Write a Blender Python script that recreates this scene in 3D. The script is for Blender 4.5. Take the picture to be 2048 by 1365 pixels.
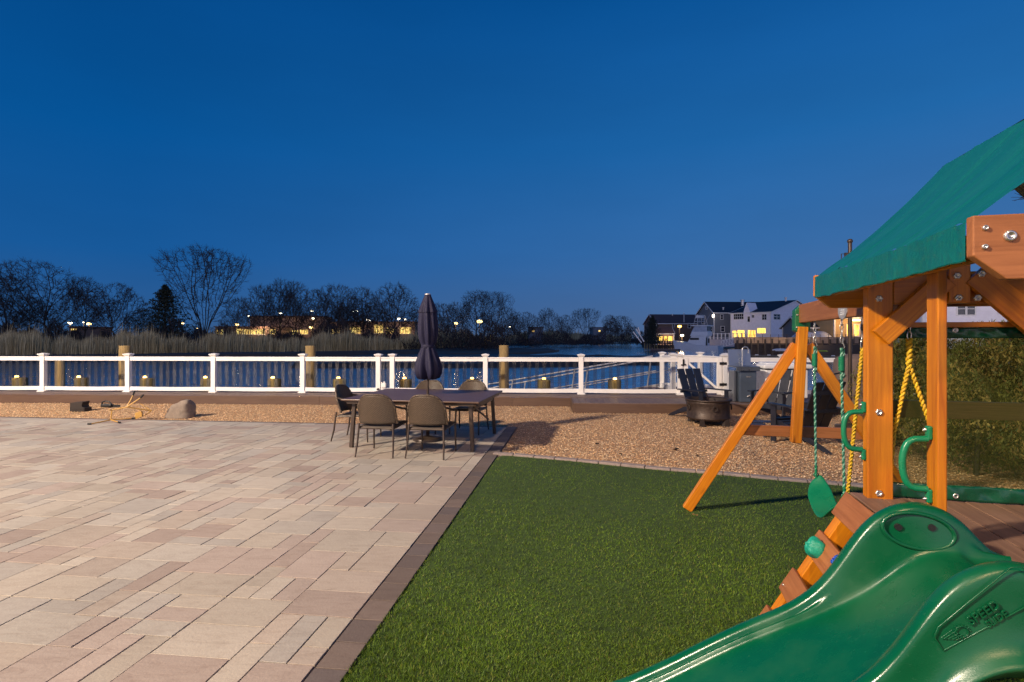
import bpy, bmesh, math, random
import numpy as np
from mathutils import Vector, Matrix
from math import sin, cos, pi, radians, atan2, sqrt
R = random.Random(7)
sc = bpy.context.scene
for o in list(bpy.data.objects): bpy.data.objects.remove(o)
col = sc.collection

# ---------------------------------------------------------------- camera, sky, lamps, exposure
F, CX, HY, HC = 1100.0, 1024.0, 676.0, 1.65     # focal length and horizon of the photograph (2048 px wide), eye height
cam = bpy.data.cameras.new("camera"); camo = bpy.data.objects.new("camera", cam); col.objects.link(camo)
camo.location = (0, 0, HC); camo.rotation_euler = (pi/2, 0, 0)
cam.sensor_width = 36; cam.lens = F/2048*36; cam.shift_y = -(682.5-HY)/2048
cam.clip_start = .05; cam.clip_end = 3000
sc.camera = camo
sc.view_settings.view_transform = 'Standard'; sc.view_settings.look = 'None'
sc.view_settings.exposure = 0; sc.view_settings.gamma = 1
sc.cycles.use_denoising = True
sc.cycles.max_bounces = 8; sc.cycles.transparent_max_bounces = 24
sc.cycles.sample_clamp_indirect = 4

W = bpy.data.worlds.new("World"); sc.world = W; W.use_nodes = True
nt = W.node_tree; nt.nodes.clear()
def N(tree, kind, **kw):
    n = tree.nodes.new(kind)
    for k, v in kw.items(): setattr(n, k, v)
    return n
out = N(nt, 'ShaderNodeOutputWorld'); bg = N(nt, 'ShaderNodeBackground')
tc = N(nt, 'ShaderNodeTexCoord'); sep = N(nt, 'ShaderNodeSeparateXYZ')
nt.links.new(tc.outputs['Generated'], sep.inputs[0])
rampL = N(nt, 'ShaderNodeValToRGB'); rampR = N(nt, 'ShaderNodeValToRGB')
def ramp(r, stops):
    e = r.color_ramp.elements
    while len(e) > 1: e.remove(e[-1])
    e[0].position = stops[0][0]; e[0].color = (*stops[0][1], 1)
    for p, c in stops[1:]:
        x = e.new(p); x.color = (*c, 1)
# dusk sky: paler near the horizon, deeper overhead, the afterglow on the right
ramp(rampL, [(0, (.034, .092, .215)), (.035, (.026, .104, .285)), (.13, (.009, .100, .325)), (.30, (.002, .086, .305)), (.52, (.0008, .060, .235)), (1, (.0006, .030, .13))])
ramp(rampR, [(0, (.095, .150, .29)), (.05, (.078, .160, .345)), (.15, (.046, .160, .400)), (.32, (.016, .140, .405)), (.54, (.0025, .088, .32)), (1, (.001, .034, .15))])
nt.links.new(sep.outputs['Z'], rampL.inputs[0]); nt.links.new(sep.outputs['Z'], rampR.inputs[0])
mr = N(nt, 'ShaderNodeMapRange'); mr.inputs[1].default_value = -.55; mr.inputs[2].default_value = .62
nt.links.new(sep.outputs['X'], mr.inputs[0])
mx = N(nt, 'ShaderNodeMix', data_type='RGBA')
nt.links.new(mr.outputs[0], mx.inputs[0]); nt.links.new(rampL.outputs[0], mx.inputs[6]); nt.links.new(rampR.outputs[0], mx.inputs[7])
# the last afterglow of the sunset, low behind the camera
mrY = N(nt, 'ShaderNodeMapRange'); mrY.inputs[1].default_value = -.25; mrY.inputs[2].default_value = -.95; nt.links.new(sep.outputs['Y'], mrY.inputs[0])
rampG = N(nt, 'ShaderNodeValToRGB'); ramp(rampG, [(0, (1.10, .90, .88)), (.10, (.98, .82, .90)), (.24, (.32, .30, .46)), (.45, (0, 0, 0))]); nt.links.new(sep.outputs['Z'], rampG.inputs[0])
gl = N(nt, 'ShaderNodeMix', data_type='RGBA', blend_type='ADD'); nt.links.new(mrY.outputs[0], gl.inputs[0]); nt.links.new(mx.outputs[2], gl.inputs[6]); nt.links.new(rampG.outputs[0], gl.inputs[7])
sn = N(nt, 'ShaderNodeTexNoise'); sn.inputs['Scale'].default_value = 2.2; sn.inputs['Detail'].default_value = 4
smp = N(nt, 'ShaderNodeMapping'); smp.inputs['Scale'].default_value = (1, 1, 4); nt.links.new(tc.outputs['Generated'], smp.inputs[0]); nt.links.new(smp.outputs[0], sn.inputs['Vector'])
sr = N(nt, 'ShaderNodeMapRange'); sr.inputs[1].default_value = .3; sr.inputs[2].default_value = .7; sr.inputs[3].default_value = .95; sr.inputs[4].default_value = 1.05; nt.links.new(sn.outputs[0], sr.inputs[0])
sm = N(nt, 'ShaderNodeMix', data_type='RGBA', blend_type='MULTIPLY'); sm.inputs[0].default_value = 1; nt.links.new(gl.outputs[2], sm.inputs[6]); nt.links.new(sr.outputs[0], sm.inputs[7])
nt.links.new(sm.outputs[2], bg.inputs[0]); bg.inputs[1].default_value = 1.0
nt.links.new(bg.outputs[0], out.inputs[0])

def lamp(name, loc, watts, colr, size=.12):
    l = bpy.data.lights.new(name, 'POINT'); l.energy = watts; l.color = colr; l.shadow_soft_size = size
    o = bpy.data.objects.new(name, l); col.objects.link(o); o.location = loc
    return o
# the house behind the camera: its floodlights under the eaves
lamp("house_floodlight", (-16, -4, 12), 37000, (1, .82, .63), .6)
lamp("house_floodlight", (-3, -15, 14), 9500, (1, .64, .34), .6)

# ---------------------------------------------------------------- from photograph to ground
def V3(*a): return Vector(a)
def G(px, py, z=0.0):
    D = (HC-z)*F/(py-HY); return V3((px-CX)/F*D, D, z)
def P(px, py, D): return V3((px-CX)/F*D, D, HC-(py-HY)*D/F)
def VP(px, py, o, d):                     # the ray of a pixel meets the upright plane through o along d
    k = (px-CX)/F
    t = (k*o[1]-o[0])/(d[0]-k*d[1]); D = o[1]+t*d[1]
    return t, D, HC-(py-HY)*D/F

# ---------------------------------------------------------------- mesh builder
class MB:
    def __init__(s): s.v = []; s.f = []; s.uv = []; s.mi = []; s.sm = []
    def add(s, vs, fs, uvs=None, mi=0, smooth=False):
        b = len(s.v); s.v += [tuple(v) for v in vs]
        for i, f in enumerate(fs):
            s.f.append(tuple(b+j for j in f)); s.mi.append(mi); s.sm.append(smooth)
            s.uv.append(uvs[i] if uvs else [(vs[j][0]+vs[j][2]*.3, vs[j][1]+vs[j][2]) for j in f])
    def obox(s, c, ex, ey, ez, mi=0):     # centre and three half-extent vectors; the grain runs along the longest
        c = Vector(c); E = [Vector(ex), Vector(ey), Vector(ez)]
        L = [e.length for e in E]; k = L.index(max(L))
        vs = []; q = []
        for sx in (-1, 1):
            for sy in (-1, 1):
                for sz in (-1, 1):
                    vs.append(c+E[0]*sx+E[1]*sy+E[2]*sz); q.append((sx*L[0], sy*L[1], sz*L[2]))
        fs = [(0, 1, 3, 2), (4, 6, 7, 5), (0, 4, 5, 1), (2, 3, 7, 6), (0, 2, 6, 4), (1, 5, 7, 3)]
        if E[0].cross(E[1]).dot(E[2]) < 0: fs = [f[::-1] for f in fs]
        o1, o2 = R.uniform(0, 50), R.uniform(0, 50)
        a, b = [j for j in range(3) if j != k]
        uv = [[(q[j][k]+o1, q[j][a]+q[j][b]*1.3+o2) for j in f] for f in fs]
        s.add(vs, fs, uv, mi)
    def box(s, c, size, rz=0, mi=0):
        ca, sa = cos(rz), sin(rz); x, y, z = size
        s.obox(c, (ca*x/2, sa*x/2, 0), (-sa*y/2, ca*y/2, 0), (0, 0, z/2), mi)
    def bar(s, p, q, w, h, side=(0, 0, 1), mi=0):   # board from p to q: h along side, w across
        p, q = Vector(p), Vector(q); d = q-p; u = d.normalized()
        sd = Vector(side); sd = (sd-u*sd.dot(u)).normalized(); t = u.cross(sd)
        s.obox((p+q)/2, d/2, t*w/2, sd*h/2, mi)
    def tube(s, pts, r, n=8, cap=True, mi=0, smooth=True):
        pts = [Vector(p) for p in pts]; m = len(pts)
        rs = r if isinstance(r, (list, tuple)) else [r]*m
        rings = []; ref = None
        for i in range(m):
            d = (pts[min(i+1, m-1)]-pts[max(i-1, 0)]).normalized()
            if ref is None: ref = Vector((0, 0, 1)) if abs(d.z) < .9 else Vector((1, 0, 0))
            a = d.cross(ref).normalized(); b = a.cross(d); ref = b
            rings.append([pts[i]+(a*cos(2*pi*k/n)+b*sin(2*pi*k/n))*rs[i] for k in range(n)])
        vs = [v for g in rings for v in g]; fs = []
        for i in range(m-1):
            for k in range(n):
                k2 = (k+1) % n
                fs.append((i*n+k, i*n+k2, (i+1)*n+k2, (i+1)*n+k))
        s.add(vs, fs, None, mi, smooth)
        if cap:
            s.add(rings[0], [tuple(range(n))], None, mi); s.add(rings[-1], [tuple(range(n))[::-1]], None, mi)
    def lathe(s, c, prof, n=24, mi=0, smooth=True, sq=1.0):
        c = Vector(c); vs = []
        for r, z in prof:
            for k in range(n):
                a = 2*pi*k/n; vs.append(c+V3(r*cos(a), r*sin(a)*sq, z))
        fs = [(i*n+k, i*n+(k+1) % n, (i+1)*n+(k+1) % n, (i+1)*n+k) for i in range(len(prof)-1) for k in range(n)]
        s.add(vs, fs, None, mi, smooth)
    def prism(s, outline, ext, mi=0):     # a flat outline given depth along ext
        o = [Vector(p) for p in outline]; n = len(o); e = Vector(ext)
        s.add(o+[p+e for p in o], [tuple(range(n))[::-1], tuple(range(n, 2*n))]+[(i, (i+1) % n, n+(i+1) % n, n+i) for i in range(n)], None, mi)
    def grid(s, fn, nu, nv, mi=0, smooth=True):
        vs = [fn(i/nu, j/nv) for i in range(nu+1) for j in range(nv+1)]
        fs = [(i*(nv+1)+j, (i+1)*(nv+1)+j, (i+1)*(nv+1)+j+1, i*(nv+1)+j+1) for i in range(nu) for j in range(nv)]
        s.add(vs, fs, [[(k//(nv+1)/nu, k % (nv+1)/nv) for k in f] for f in fs], mi, smooth)
    def build(s, name, mats, parent=None, bevel=0, subsurf=0, solid=0, recalc=False):
        me = bpy.data.meshes.new(name)
        inv = None
        if parent is not None:
            r = parent
            while r.parent is not None: r = r.parent
            inv = (Matrix.Translation(r.location) @ r.rotation_euler.to_matrix().to_4x4()).inverted()
        vs = s.v if inv is None else [tuple(inv @ Vector(v)) for v in s.v]
        me.from_pydata(vs, [], s.f)
        ul = me.uv_layers.new(name="UVMap")
        flat = [c for u in s.uv for p in u for c in p]
        ul.data.foreach_set('uv', flat)
        me.polygons.foreach_set('material_index', s.mi); me.polygons.foreach_set('use_smooth', s.sm)
        for m in (mats if isinstance(mats, (list, tuple)) else [mats]): me.materials.append(m)
        if recalc:
            b = bmesh.new(); b.from_mesh(me); bmesh.ops.remove_doubles(b, verts=b.verts, dist=1e-5)
            bmesh.ops.recalc_face_normals(b, faces=b.faces); b.to_mesh(me); b.free()
        o = bpy.data.objects.new(name, me); col.objects.link(o)
        if parent is not None: o.parent = parent
        if solid:
            m = o.modifiers.new('thick', 'SOLIDIFY'); m.thickness = solid; m.offset = 0
        if subsurf:
            m = o.modifiers.new('sub', 'SUBSURF'); m.levels = subsurf; m.render_levels = subsurf
        if bevel:
            m = o.modifiers.new('bevel', 'BEVEL'); m.width = bevel; m.segments = 2; m.limit_method = 'ANGLE'
        return o
def np_obj(name, verts, faces, mat, colors=None, parent=None, flat=False):
    me = bpy.data.meshes.new(name); verts = np.asarray(verts, np.float32); faces = np.asarray(faces, np.int32)
    k = faces.shape[1]
    me.vertices.add(len(verts)); me.vertices.foreach_set('co', verts.ravel())
    me.loops.add(faces.size); me.loops.foreach_set('vertex_index', faces.ravel())
    me.polygons.add(len(faces)); me.polygons.foreach_set('loop_start', np.arange(0, faces.size, k, dtype=np.int32))
    if flat: me.polygons.foreach_set('use_smooth', np.zeros(len(faces), bool))
    me.update(calc_edges=True)
    if colors is not None:
        ca = me.color_attributes.new('Col', 'FLOAT_COLOR', 'POINT')
        ca.data.foreach_set('color', np.concatenate([np.asarray(colors, np.float32), np.ones((len(verts), 1), np.float32)], 1).ravel())
    for m in (mat if isinstance(mat, (list, tuple)) else [mat]): me.materials.append(m)
    o = bpy.data.objects.new(name, me); col.objects.link(o)
    if parent is not None: o.parent = parent
    return o
def thing(name, label, cat, loc=(0, 0, 0), rz=0, group=None):
    o = bpy.data.objects.new(name, None); col.objects.link(o); o.empty_display_size = .2
    o.location = loc; o.rotation_euler = (0, 0, rz); tag(o, label, cat, group); return o
def tag(o, label, cat, group=None):
    o['label'] = label; o['category'] = cat
    if group: o['group'] = group
    return o
def struct(o, kind='structure'): o['kind'] = kind; return o
def copy_tree(o, parent=None):
    c = o.copy(); col.objects.link(c)
    if parent is not None: c.parent = parent
    for ch in [x for x in list(bpy.data.objects) if x.parent == o]: copy_tree(ch, c)
    return c

# ---------------------------------------------------------------- materials
def mat(name, base, rough=.6, var=.15, scale=6, bump=0, bscale=40, metal=0, spec=.5, emit=None, estr=0, coord='Object', stretch=None, attr=False, alpha=None):
    m = bpy.data.materials.new(name); m.use_nodes = True; t = m.node_tree; L = t.links.new
    b = t.nodes['Principled BSDF']
    b.inputs['Roughness'].default_value = rough; b.inputs['Metallic'].default_value = metal; b.inputs['Specular IOR Level'].default_value = spec
    c = N(t, 'ShaderNodeTexCoord'); mp = N(t, 'ShaderNodeMapping'); L(c.outputs[coord], mp.inputs[0])
    if stretch: mp.inputs['Scale'].default_value = stretch
    no = N(t, 'ShaderNodeTexNoise'); no.inputs['Scale'].default_value = scale; no.inputs['Detail'].default_value = 6; no.inputs['Roughness'].default_value = .6
    L(mp.outputs[0], no.inputs['Vector'])
    r = N(t, 'ShaderNodeMapRange'); r.inputs[1].default_value = .3; r.inputs[2].default_value = .7; r.inputs[3].default_value = 1-var; r.inputs[4].default_value = 1+var
    L(no.outputs[0], r.inputs[0])
    mu = N(t, 'ShaderNodeMix', data_type='RGBA', blend_type='MULTIPLY'); mu.inputs[0].default_value = 1
    mu.inputs[6].default_value = (*base, 1)
    if attr:
        a = N(t, 'ShaderNodeAttribute', attribute_name='Col'); L(a.outputs['Color'], mu.inputs[6])
    L(r.outputs[0], mu.inputs[7]); L(mu.outputs[2], b.inputs['Base Color'])
    rr = N(t, 'ShaderNodeMapRange'); rr.inputs[1].default_value = .3; rr.inputs[2].default_value = .7
    rr.inputs[3].default_value = max(0, rough-.08); rr.inputs[4].default_value = min(1, rough+.08)
    L(no.outputs[0], rr.inputs[0]); L(rr.outputs[0], b.inputs['Roughness'])
    if bump:
        n2 = N(t, 'ShaderNodeTexNoise'); n2.inputs['Scale'].default_value = bscale; n2.inputs['Detail'].default_value = 4
        L(mp.outputs[0], n2.inputs['Vector'])
        bp = N(t, 'ShaderNodeBump'); bp.inputs['Strength'].default_value = bump; bp.inputs['Distance'].default_value = .01
        L(n2.outputs[0], bp.inputs['Height']); L(bp.outputs[0], b.inputs['Normal'])
    if emit:
        b.inputs['Emission Color'].default_value = (*emit, 1); b.inputs['Emission Strength'].default_value = estr
    return m
def wood(name, base, dark, rough=.5, grain=26, knots=True):
    m = bpy.data.materials.new(name); m.use_nodes = True; t = m.node_tree; L = t.links.new; b = t.nodes['Principled BSDF']
    c = N(t, 'ShaderNodeTexCoord'); mp = N(t, 'ShaderNodeMapping'); mp.inputs['Scale'].default_value = (1.3, grain, 1); L(c.outputs['UV'], mp.inputs[0])
    n1 = N(t, 'ShaderNodeTexNoise'); n1.inputs['Scale'].default_value = 1.6; n1.inputs['Detail'].default_value = 8; n1.inputs['Roughness'].default_value = .65; n1.inputs['Distortion'].default_value = .6
    L(mp.outputs[0], n1.inputs['Vector'])
    mp2 = N(t, 'ShaderNodeMapping'); mp2.inputs['Scale'].default_value = (.9, 2.5, 1); L(c.outputs['UV'], mp2.inputs[0])
    n2 = N(t, 'ShaderNodeTexNoise'); n2.inputs['Scale'].default_value = 1.1; n2.inputs['Detail'].default_value = 3; L(mp2.outputs[0], n2.inputs['Vector'])
    ad = N(t, 'ShaderNodeMath', operation='MULTIPLY_ADD'); ad.inputs[1].default_value = .55; L(n1.outputs[0], ad.inputs[0])
    ml = N(t, 'ShaderNodeMath', operation='MULTIPLY'); ml.inputs[1].default_value = .45; L(n2.outputs[0], ml.inputs[0]); L(ml.outputs[0], ad.inputs[2])
    r = N(t, 'ShaderNodeValToRGB'); ramp(r, [(.36, dark), (.5, tuple((x+y)/2 for x, y in zip(base, dark))), (.62, base)]); L(ad.outputs[0], r.inputs[0])
    outc = r.outputs[0]
    if knots:
        mp3 = N(t, 'ShaderNodeMapping'); mp3.inputs['Scale'].default_value = (2.2, 9, 1); L(c.outputs['UV'], mp3.inputs[0])
        vo = N(t, 'ShaderNodeTexVoronoi'); vo.inputs['Scale'].default_value = 1.0; L(mp3.outputs[0], vo.inputs['Vector'])
        kr = N(t, 'ShaderNodeMapRange'); kr.inputs[1].default_value = .06; kr.inputs[2].default_value = .17; L(vo.outputs['Distance'], kr.inputs[0])
        km = N(t, 'ShaderNodeMix', data_type='RGBA'); km.inputs[6].default_value = (dark[0]*.45, dark[1]*.4, dark[2]*.4, 1)
        L(kr.outputs[0], km.inputs[0]); L(outc, km.inputs[7]); outc = km.outputs[2]
    oi = N(t, 'ShaderNodeObjectInfo'); om = N(t, 'ShaderNodeMapRange'); om.inputs[3].default_value = .80; om.inputs[4].default_value = 1.10; L(oi.outputs['Random'], om.inputs[0])
    omx = N(t, 'ShaderNodeMix', data_type='RGBA', blend_type='MULTIPLY'); omx.inputs[0].default_value = 1; L(outc, omx.inputs[6]); L(om.outputs[0], omx.inputs[7])
    L(omx.outputs[2], b.inputs['Base Color']); b.inputs['Roughness'].default_value = rough
    bp = N(t, 'ShaderNodeBump'); bp.inputs['Strength'].default_value = .25; bp.inputs['Distance'].default_value = .004
    L(n1.outputs[0], bp.inputs['Height']); L(bp.outputs[0], b.inputs['Normal'])
    return m
def glow(name, c, s):
    m = bpy.data.materials.new(name); m.use_nodes = True; t = m.node_tree; t.nodes.clear()
    e = N(t, 'ShaderNodeEmission'); e.inputs[0].default_value = (*c, 1); e.inputs[1].default_value = s
    o = N(t, 'ShaderNodeOutputMaterial'); t.links.new(e.outputs[0], o.inputs[0]); return m
def film(name, c, trans, rough=.5, gloss=.0, tint=(1, 1, 1), weave=0):
    m = bpy.data.materials.new(name); m.use_nodes = True; t = m.node_tree; t.nodes.clear(); L = t.links.new
    d = N(t, 'ShaderNodeBsdfDiffuse'); d.inputs[0].default_value = (*c, 1)
    g = N(t, 'ShaderNodeBsdfGlossy'); g.inputs['Roughness'].default_value = rough; g.inputs[0].default_value = (.9, .9, .9, 1)
    tr = N(t, 'ShaderNodeBsdfTransparent'); tr.inputs[0].default_value = (*tint, 1)
    m1 = N(t, 'ShaderNodeMixShader'); m1.inputs[0].default_value = gloss; L(d.outputs[0], m1.inputs[1]); L(g.outputs[0], m1.inputs[2])
    m2 = N(t, 'ShaderNodeMixShader'); m2.inputs[0].default_value = trans; L(m1.outputs[0], m2.inputs[1]); L(tr.outputs[0], m2.inputs[2])
    if weave:                             # open weave: threads and holes
        c2 = N(t, 'ShaderNodeTexCoord'); mp = N(t, 'ShaderNodeMapping'); mp.inputs['Scale'].default_value = (3, 3, weave); L(c2.outputs['Object'], mp.inputs[0])
        n = N(t, 'ShaderNodeTexNoise'); n.inputs['Scale'].default_value = 2; n.inputs['Detail'].default_value = 2; L(mp.outputs[0], n.inputs['Vector'])
        r = N(t, 'ShaderNodeMapRange'); r.inputs[1].default_value = .35; r.inputs[2].default_value = .65; r.inputs[3].default_value = trans-.14; r.inputs[4].default_value = min(1, trans+.12)
        L(n.outputs[0], r.inputs[0]); L(r.outputs[0], m2.inputs[0])
    o = N(t, 'ShaderNodeOutputMaterial'); L(m2.outputs[0], o.inputs[0]); return m

M = {}
M['vinyl'] = mat('white_vinyl', (.78, .76, .74), .38, .05, 3)
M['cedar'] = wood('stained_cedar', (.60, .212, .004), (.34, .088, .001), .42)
M['cedar_deck'] = wood('weathered_cedar', (.25, .145, .095), (.14, .075, .048), .55)
M['deck'] = wood('composite_deck', (.20, .135, .11), (.13, .085, .07), .55, 30, False)
M['fascia'] = wood('brown_fascia', (.125, .072, .046), (.085, .046, .03), .5, 14, False)
M['slide'] = mat('green_slide_plastic', (.0008, .074, .028), .27, .10, 5, .06, 260)
def scuff(m):
    t = m.node_tree; L = t.links.new; b = t.nodes['Principled BSDF']; src = b.inputs['Base Color'].links[0].from_socket; rs = b.inputs['Roughness'].links[0].from_socket
    c = N(t, 'ShaderNodeTexCoord'); mp = N(t, 'ShaderNodeMapping'); mp.inputs['Rotation'].default_value = (0, .5, .3); mp.inputs['Scale'].default_value = (3, 26, 26); L(c.outputs['Object'], mp.inputs[0])
    n = N(t, 'ShaderNodeTexNoise'); n.inputs['Scale'].default_value = 2.4; n.inputs['Detail'].default_value = 8; n.inputs['Roughness'].default_value = .7; L(mp.outputs[0], n.inputs['Vector'])
    r = N(t, 'ShaderNodeMapRange'); r.inputs[1].default_value = .60; r.inputs[2].default_value = .74; r.inputs[4].default_value = .35; L(n.outputs[0], r.inputs[0])
    n2 = N(t, 'ShaderNodeTexNoise'); n2.inputs['Scale'].default_value = 5; n2.inputs['Detail'].default_value = 7; L(c.outputs['Object'], n2.inputs['Vector'])
    r2 = N(t, 'ShaderNodeMapRange'); r2.inputs[1].default_value = .45; r2.inputs[2].default_value = .8; r2.inputs[4].default_value = .22; L(n2.outputs[0], r2.inputs[0])
    ad = N(t, 'ShaderNodeMath', operation='ADD'); L(r.outputs[0], ad.inputs[0]); L(r2.outputs[0], ad.inputs[1])
    mx_ = N(t, 'ShaderNodeMix', data_type='RGBA'); mx_.inputs[7].default_value = (.028, .095, .052, 1); L(ad.outputs[0], mx_.inputs[0]); L(src, mx_.inputs[6]); L(mx_.outputs[2], b.inputs['Base Color'])
    ra = N(t, 'ShaderNodeMath', operation='MULTIPLY_ADD'); ra.inputs[1].default_value = .6; L(ad.outputs[0], ra.inputs[0]); L(rs, ra.inputs[2]); L(ra.outputs[0], b.inputs['Roughness'])
scuff(M['slide'])
M['green_plastic'] = mat('green_handle_plastic', (.004, .16, .07), .3, .08, 9, .1, 200)
M['hold'] = mat('teal_hold_plastic', (.006, .25, .17), .5, .15, 20, .3, 120)
M['blue_plastic'] = mat('blue_hold_plastic', (.01, .06, .36), .45, .1)
M['canvas'] = mat('green_canvas', (.002, .098, .088), .36, .12, 5, .9, 26, coord='UV', stretch=(1.6, .10, 1))
M['vinyl_green'] = mat('green_vinyl_strip', (.002, .055, .028), .25, .2, 18, .3, 14)
M['green_bracket'] = mat('green_powder_coat', (.004, .10, .035), .4, .08)
M['mesh'] = film('green_mesh', (.038, .046, .012), .58, tint=(.86, .92, .74), weave=170)
M['steel'] = mat('zinc_steel', (.62, .60, .56), .3, .1, 60, metal=.9)
M['stainless'] = mat('stainless_steel', (.26, .29, .33), .32, .04, 2, metal=.85)
M['rope_green'] = mat('green_rope', (.012, .14, .085), .6, .35, 70, .5, 160)
M['rope_yellow'] = mat('yellow_rope', (.62, .40, .012), .6, .2, 70, .5, 160)
M['wicker'] = None
M['navy'] = mat('navy_canvas', (.0045, .004, .030), .75, .15, 14, .3, 60)
M['bronze'] = mat('dark_bronze_metal', (.060, .042, .032), .38, .15, 9, metal=.3)
M['tabletop'] = mat('brown_table_top', (.085, .045, .030), .42, .25, 9, stretch=(1, 14, 1))
M['black_poly'] = mat('navy_black_lumber', (.012, .014, .024), .42, .2, 12, .15, 60)
M['rust'] = mat('rusty_brown_steel', (.048, .032, .025), .5, .35, 16, .5, 22, metal=.45)
M['rust_dark'] = mat('sooty_steel', (.022, .014, .011), .7, .4, 16)
M['black'] = mat('black_plastic', (.012, .012, .013), .45, .2)
M['yellow'] = mat('yellow_steel', (.48, .27, .06), .4, .15, 14)
M['rock'] = mat('tan_rock_cover', (.21, .168, .135), .9, .22, 14, .9, 60)
M['piling'] = mat('treated_piling', (.26, .18, .075), .85, .35, 5, .6, 30, stretch=(6, 6, .7))
M['piling_short'] = mat('old_piling', (.13, .10, .038), .85, .35, 5, .6, 30, stretch=(6, 6, .7))
M['piling_dark'] = mat('wet_piling', (.07, .052, .038), .8, .4, 5, .5, 30, stretch=(6, 6, .7))
M['lamp_warm'] = glow('piling_light', (1, .55, .12), 12)
M['glass_strip'] = film('clear_baluster', (.06, .07, .09), .84, rough=.03, gloss=.25, tint=(.86, .87, .90))
M['white_gel'] = mat('white_gelcoat', (.72, .73, .75), .3, .05)
M['alu'] = mat('aluminium', (.55, .54, .54), .4, .08, 5, metal=.7)
M['edging'] = mat('grey_edging', (.25, .20, .185), .9, .2, 12, .5, 80)
M['bark'] = mat('bark', (.030, .024, .021), .9, .3, 3)
M['twig'] = mat('twigs', (.032, .024, .024), .9, .3, .3)
M['needle'] = mat('evergreen', (.016, .024, .014), .9, .4, .5)
M['pane'] = mat('dark_window', (.02, .024, .035), .08, .1, spec=.8)
M['lit'] = None
M['cover_brown'] = mat('brown_cover', (.14, .10, .085), .8, .15, 8, .3, 20)
def leafy(name):
    return mat(name, (.05, .06, .02), .7, .3, 8, attr=True)

# wicker weave
def mk_wicker():
    m = bpy.data.materials.new('brown_wicker'); m.use_nodes = True; t = m.node_tree; L = t.links.new; b = t.nodes['Principled BSDF']
    c = N(t, 'ShaderNodeTexCoord')
    mp = N(t, 'ShaderNodeMapping'); mp.inputs['Scale'].default_value = (15, 24, 1); L(c.outputs['UV'], mp.inputs[0])
    ch = N(t, 'ShaderNodeTexBrick'); ch.inputs['Scale'].default_value = 1; ch.inputs['Color1'].default_value = (.122, .088, .060, 1); ch.inputs['Color2'].default_value = (.094, .066, .044, 1)
    ch.inputs['Mortar'].default_value = (.035, .022, .014, 1); ch.inputs['Mortar Size'].default_value = .10; ch.inputs['Brick Width'].default_value = 1; ch.inputs['Row Height'].default_value = .8
    L(mp.outputs[0], ch.inputs['Vector']); L(ch.outputs[0], b.inputs['Base Color']); b.inputs['Roughness'].default_value = .5
    bp = N(t, 'ShaderNodeBump'); bp.invert = True; bp.inputs['Strength'].default_value = .8; bp.inputs['Distance'].default_value = .01
    L(ch.outputs['Fac'], bp.inputs['Height']); L(bp.outputs[0], b.inputs['Normal'])
    return m
M['wicker'] = mk_wicker()
def mk_lit(name, c, s):
    m = bpy.data.materials.new(name); m.use_nodes = True; t = m.node_tree; t.nodes.clear(); L = t.links.new
    tcd = N(t, 'ShaderNodeTexCoord'); mpp = N(t, 'ShaderNodeMapping'); mpp.inputs['Scale'].default_value = (1.5, 1.5, .22); L(tcd.outputs['Object'], mpp.inputs[0]); n = N(t, 'ShaderNodeTexNoise'); n.inputs['Scale'].default_value = 1.6; n.inputs['Detail'].default_value = 3
    L(mpp.outputs[0], n.inputs['Vector'])
    r = N(t, 'ShaderNodeValToRGB'); ramp(r, [(.35, tuple(x*.25 for x in c)), (.5, tuple(x*.8 for x in c)), (.65, tuple(min(1, x*1.3) for x in c))]); L(n.outputs[0], r.inputs[0])
    e = N(t, 'ShaderNodeEmission'); L(r.outputs[0], e.inputs[0]); e.inputs[1].default_value = s
    o = N(t, 'ShaderNodeOutputMaterial'); L(e.outputs[0], o.inputs[0]); return m
M['lit'] = mk_lit('lit_window', (1, .55, .10), 2.8)
M['lit_pale'] = mk_lit('lit_storefront', (1, .62, .18), 1.7)
def siding(name, c, row=.18):
    m = mat(name, c, .6, .08, 2)
    t = m.node_tree; L = t.links.new; b = t.nodes['Principled BSDF']
    cd = N(t, 'ShaderNodeTexCoord'); sp = N(t, 'ShaderNodeSeparateXYZ'); L(cd.outputs['Object'], sp.inputs[0])
    d = N(t, 'ShaderNodeMath', operation='DIVIDE'); d.inputs[1].default_value = row; L(sp.outputs['Z'], d.inputs[0])
    fr = N(t, 'ShaderNodeMath', operation='FRACT'); L(d.outputs[0], fr.inputs[0])
    bp = N(t, 'ShaderNodeBump'); bp.inputs['Strength'].default_value = .7; bp.inputs['Distance'].default_value = .02; bp.invert = True
    L(fr.outputs[0], bp.inputs['Height']); L(bp.outputs[0], b.inputs['Normal']); return m
M['sid_white'] = siding('white_siding', (.86, .83, .90)); M['sid_grey'] = siding('grey_siding', (.16, .17, .19))
M['sid_brown'] = siding('brown_siding', (.17, .105, .08)); M['sid_pink'] = siding('tan_siding', (.42, .25, .17)); M['sid_orange'] = siding('ochre_siding', (.55, .36, .16))
M['roof_dark'] = mat('slate_shingle', (.022, .027, .038), .8, .25, 3, .4, 8); M['roof_brown'] = mat('brown_shingle', (.11, .062, .058), .8, .25, 3, .4, 8)

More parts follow.
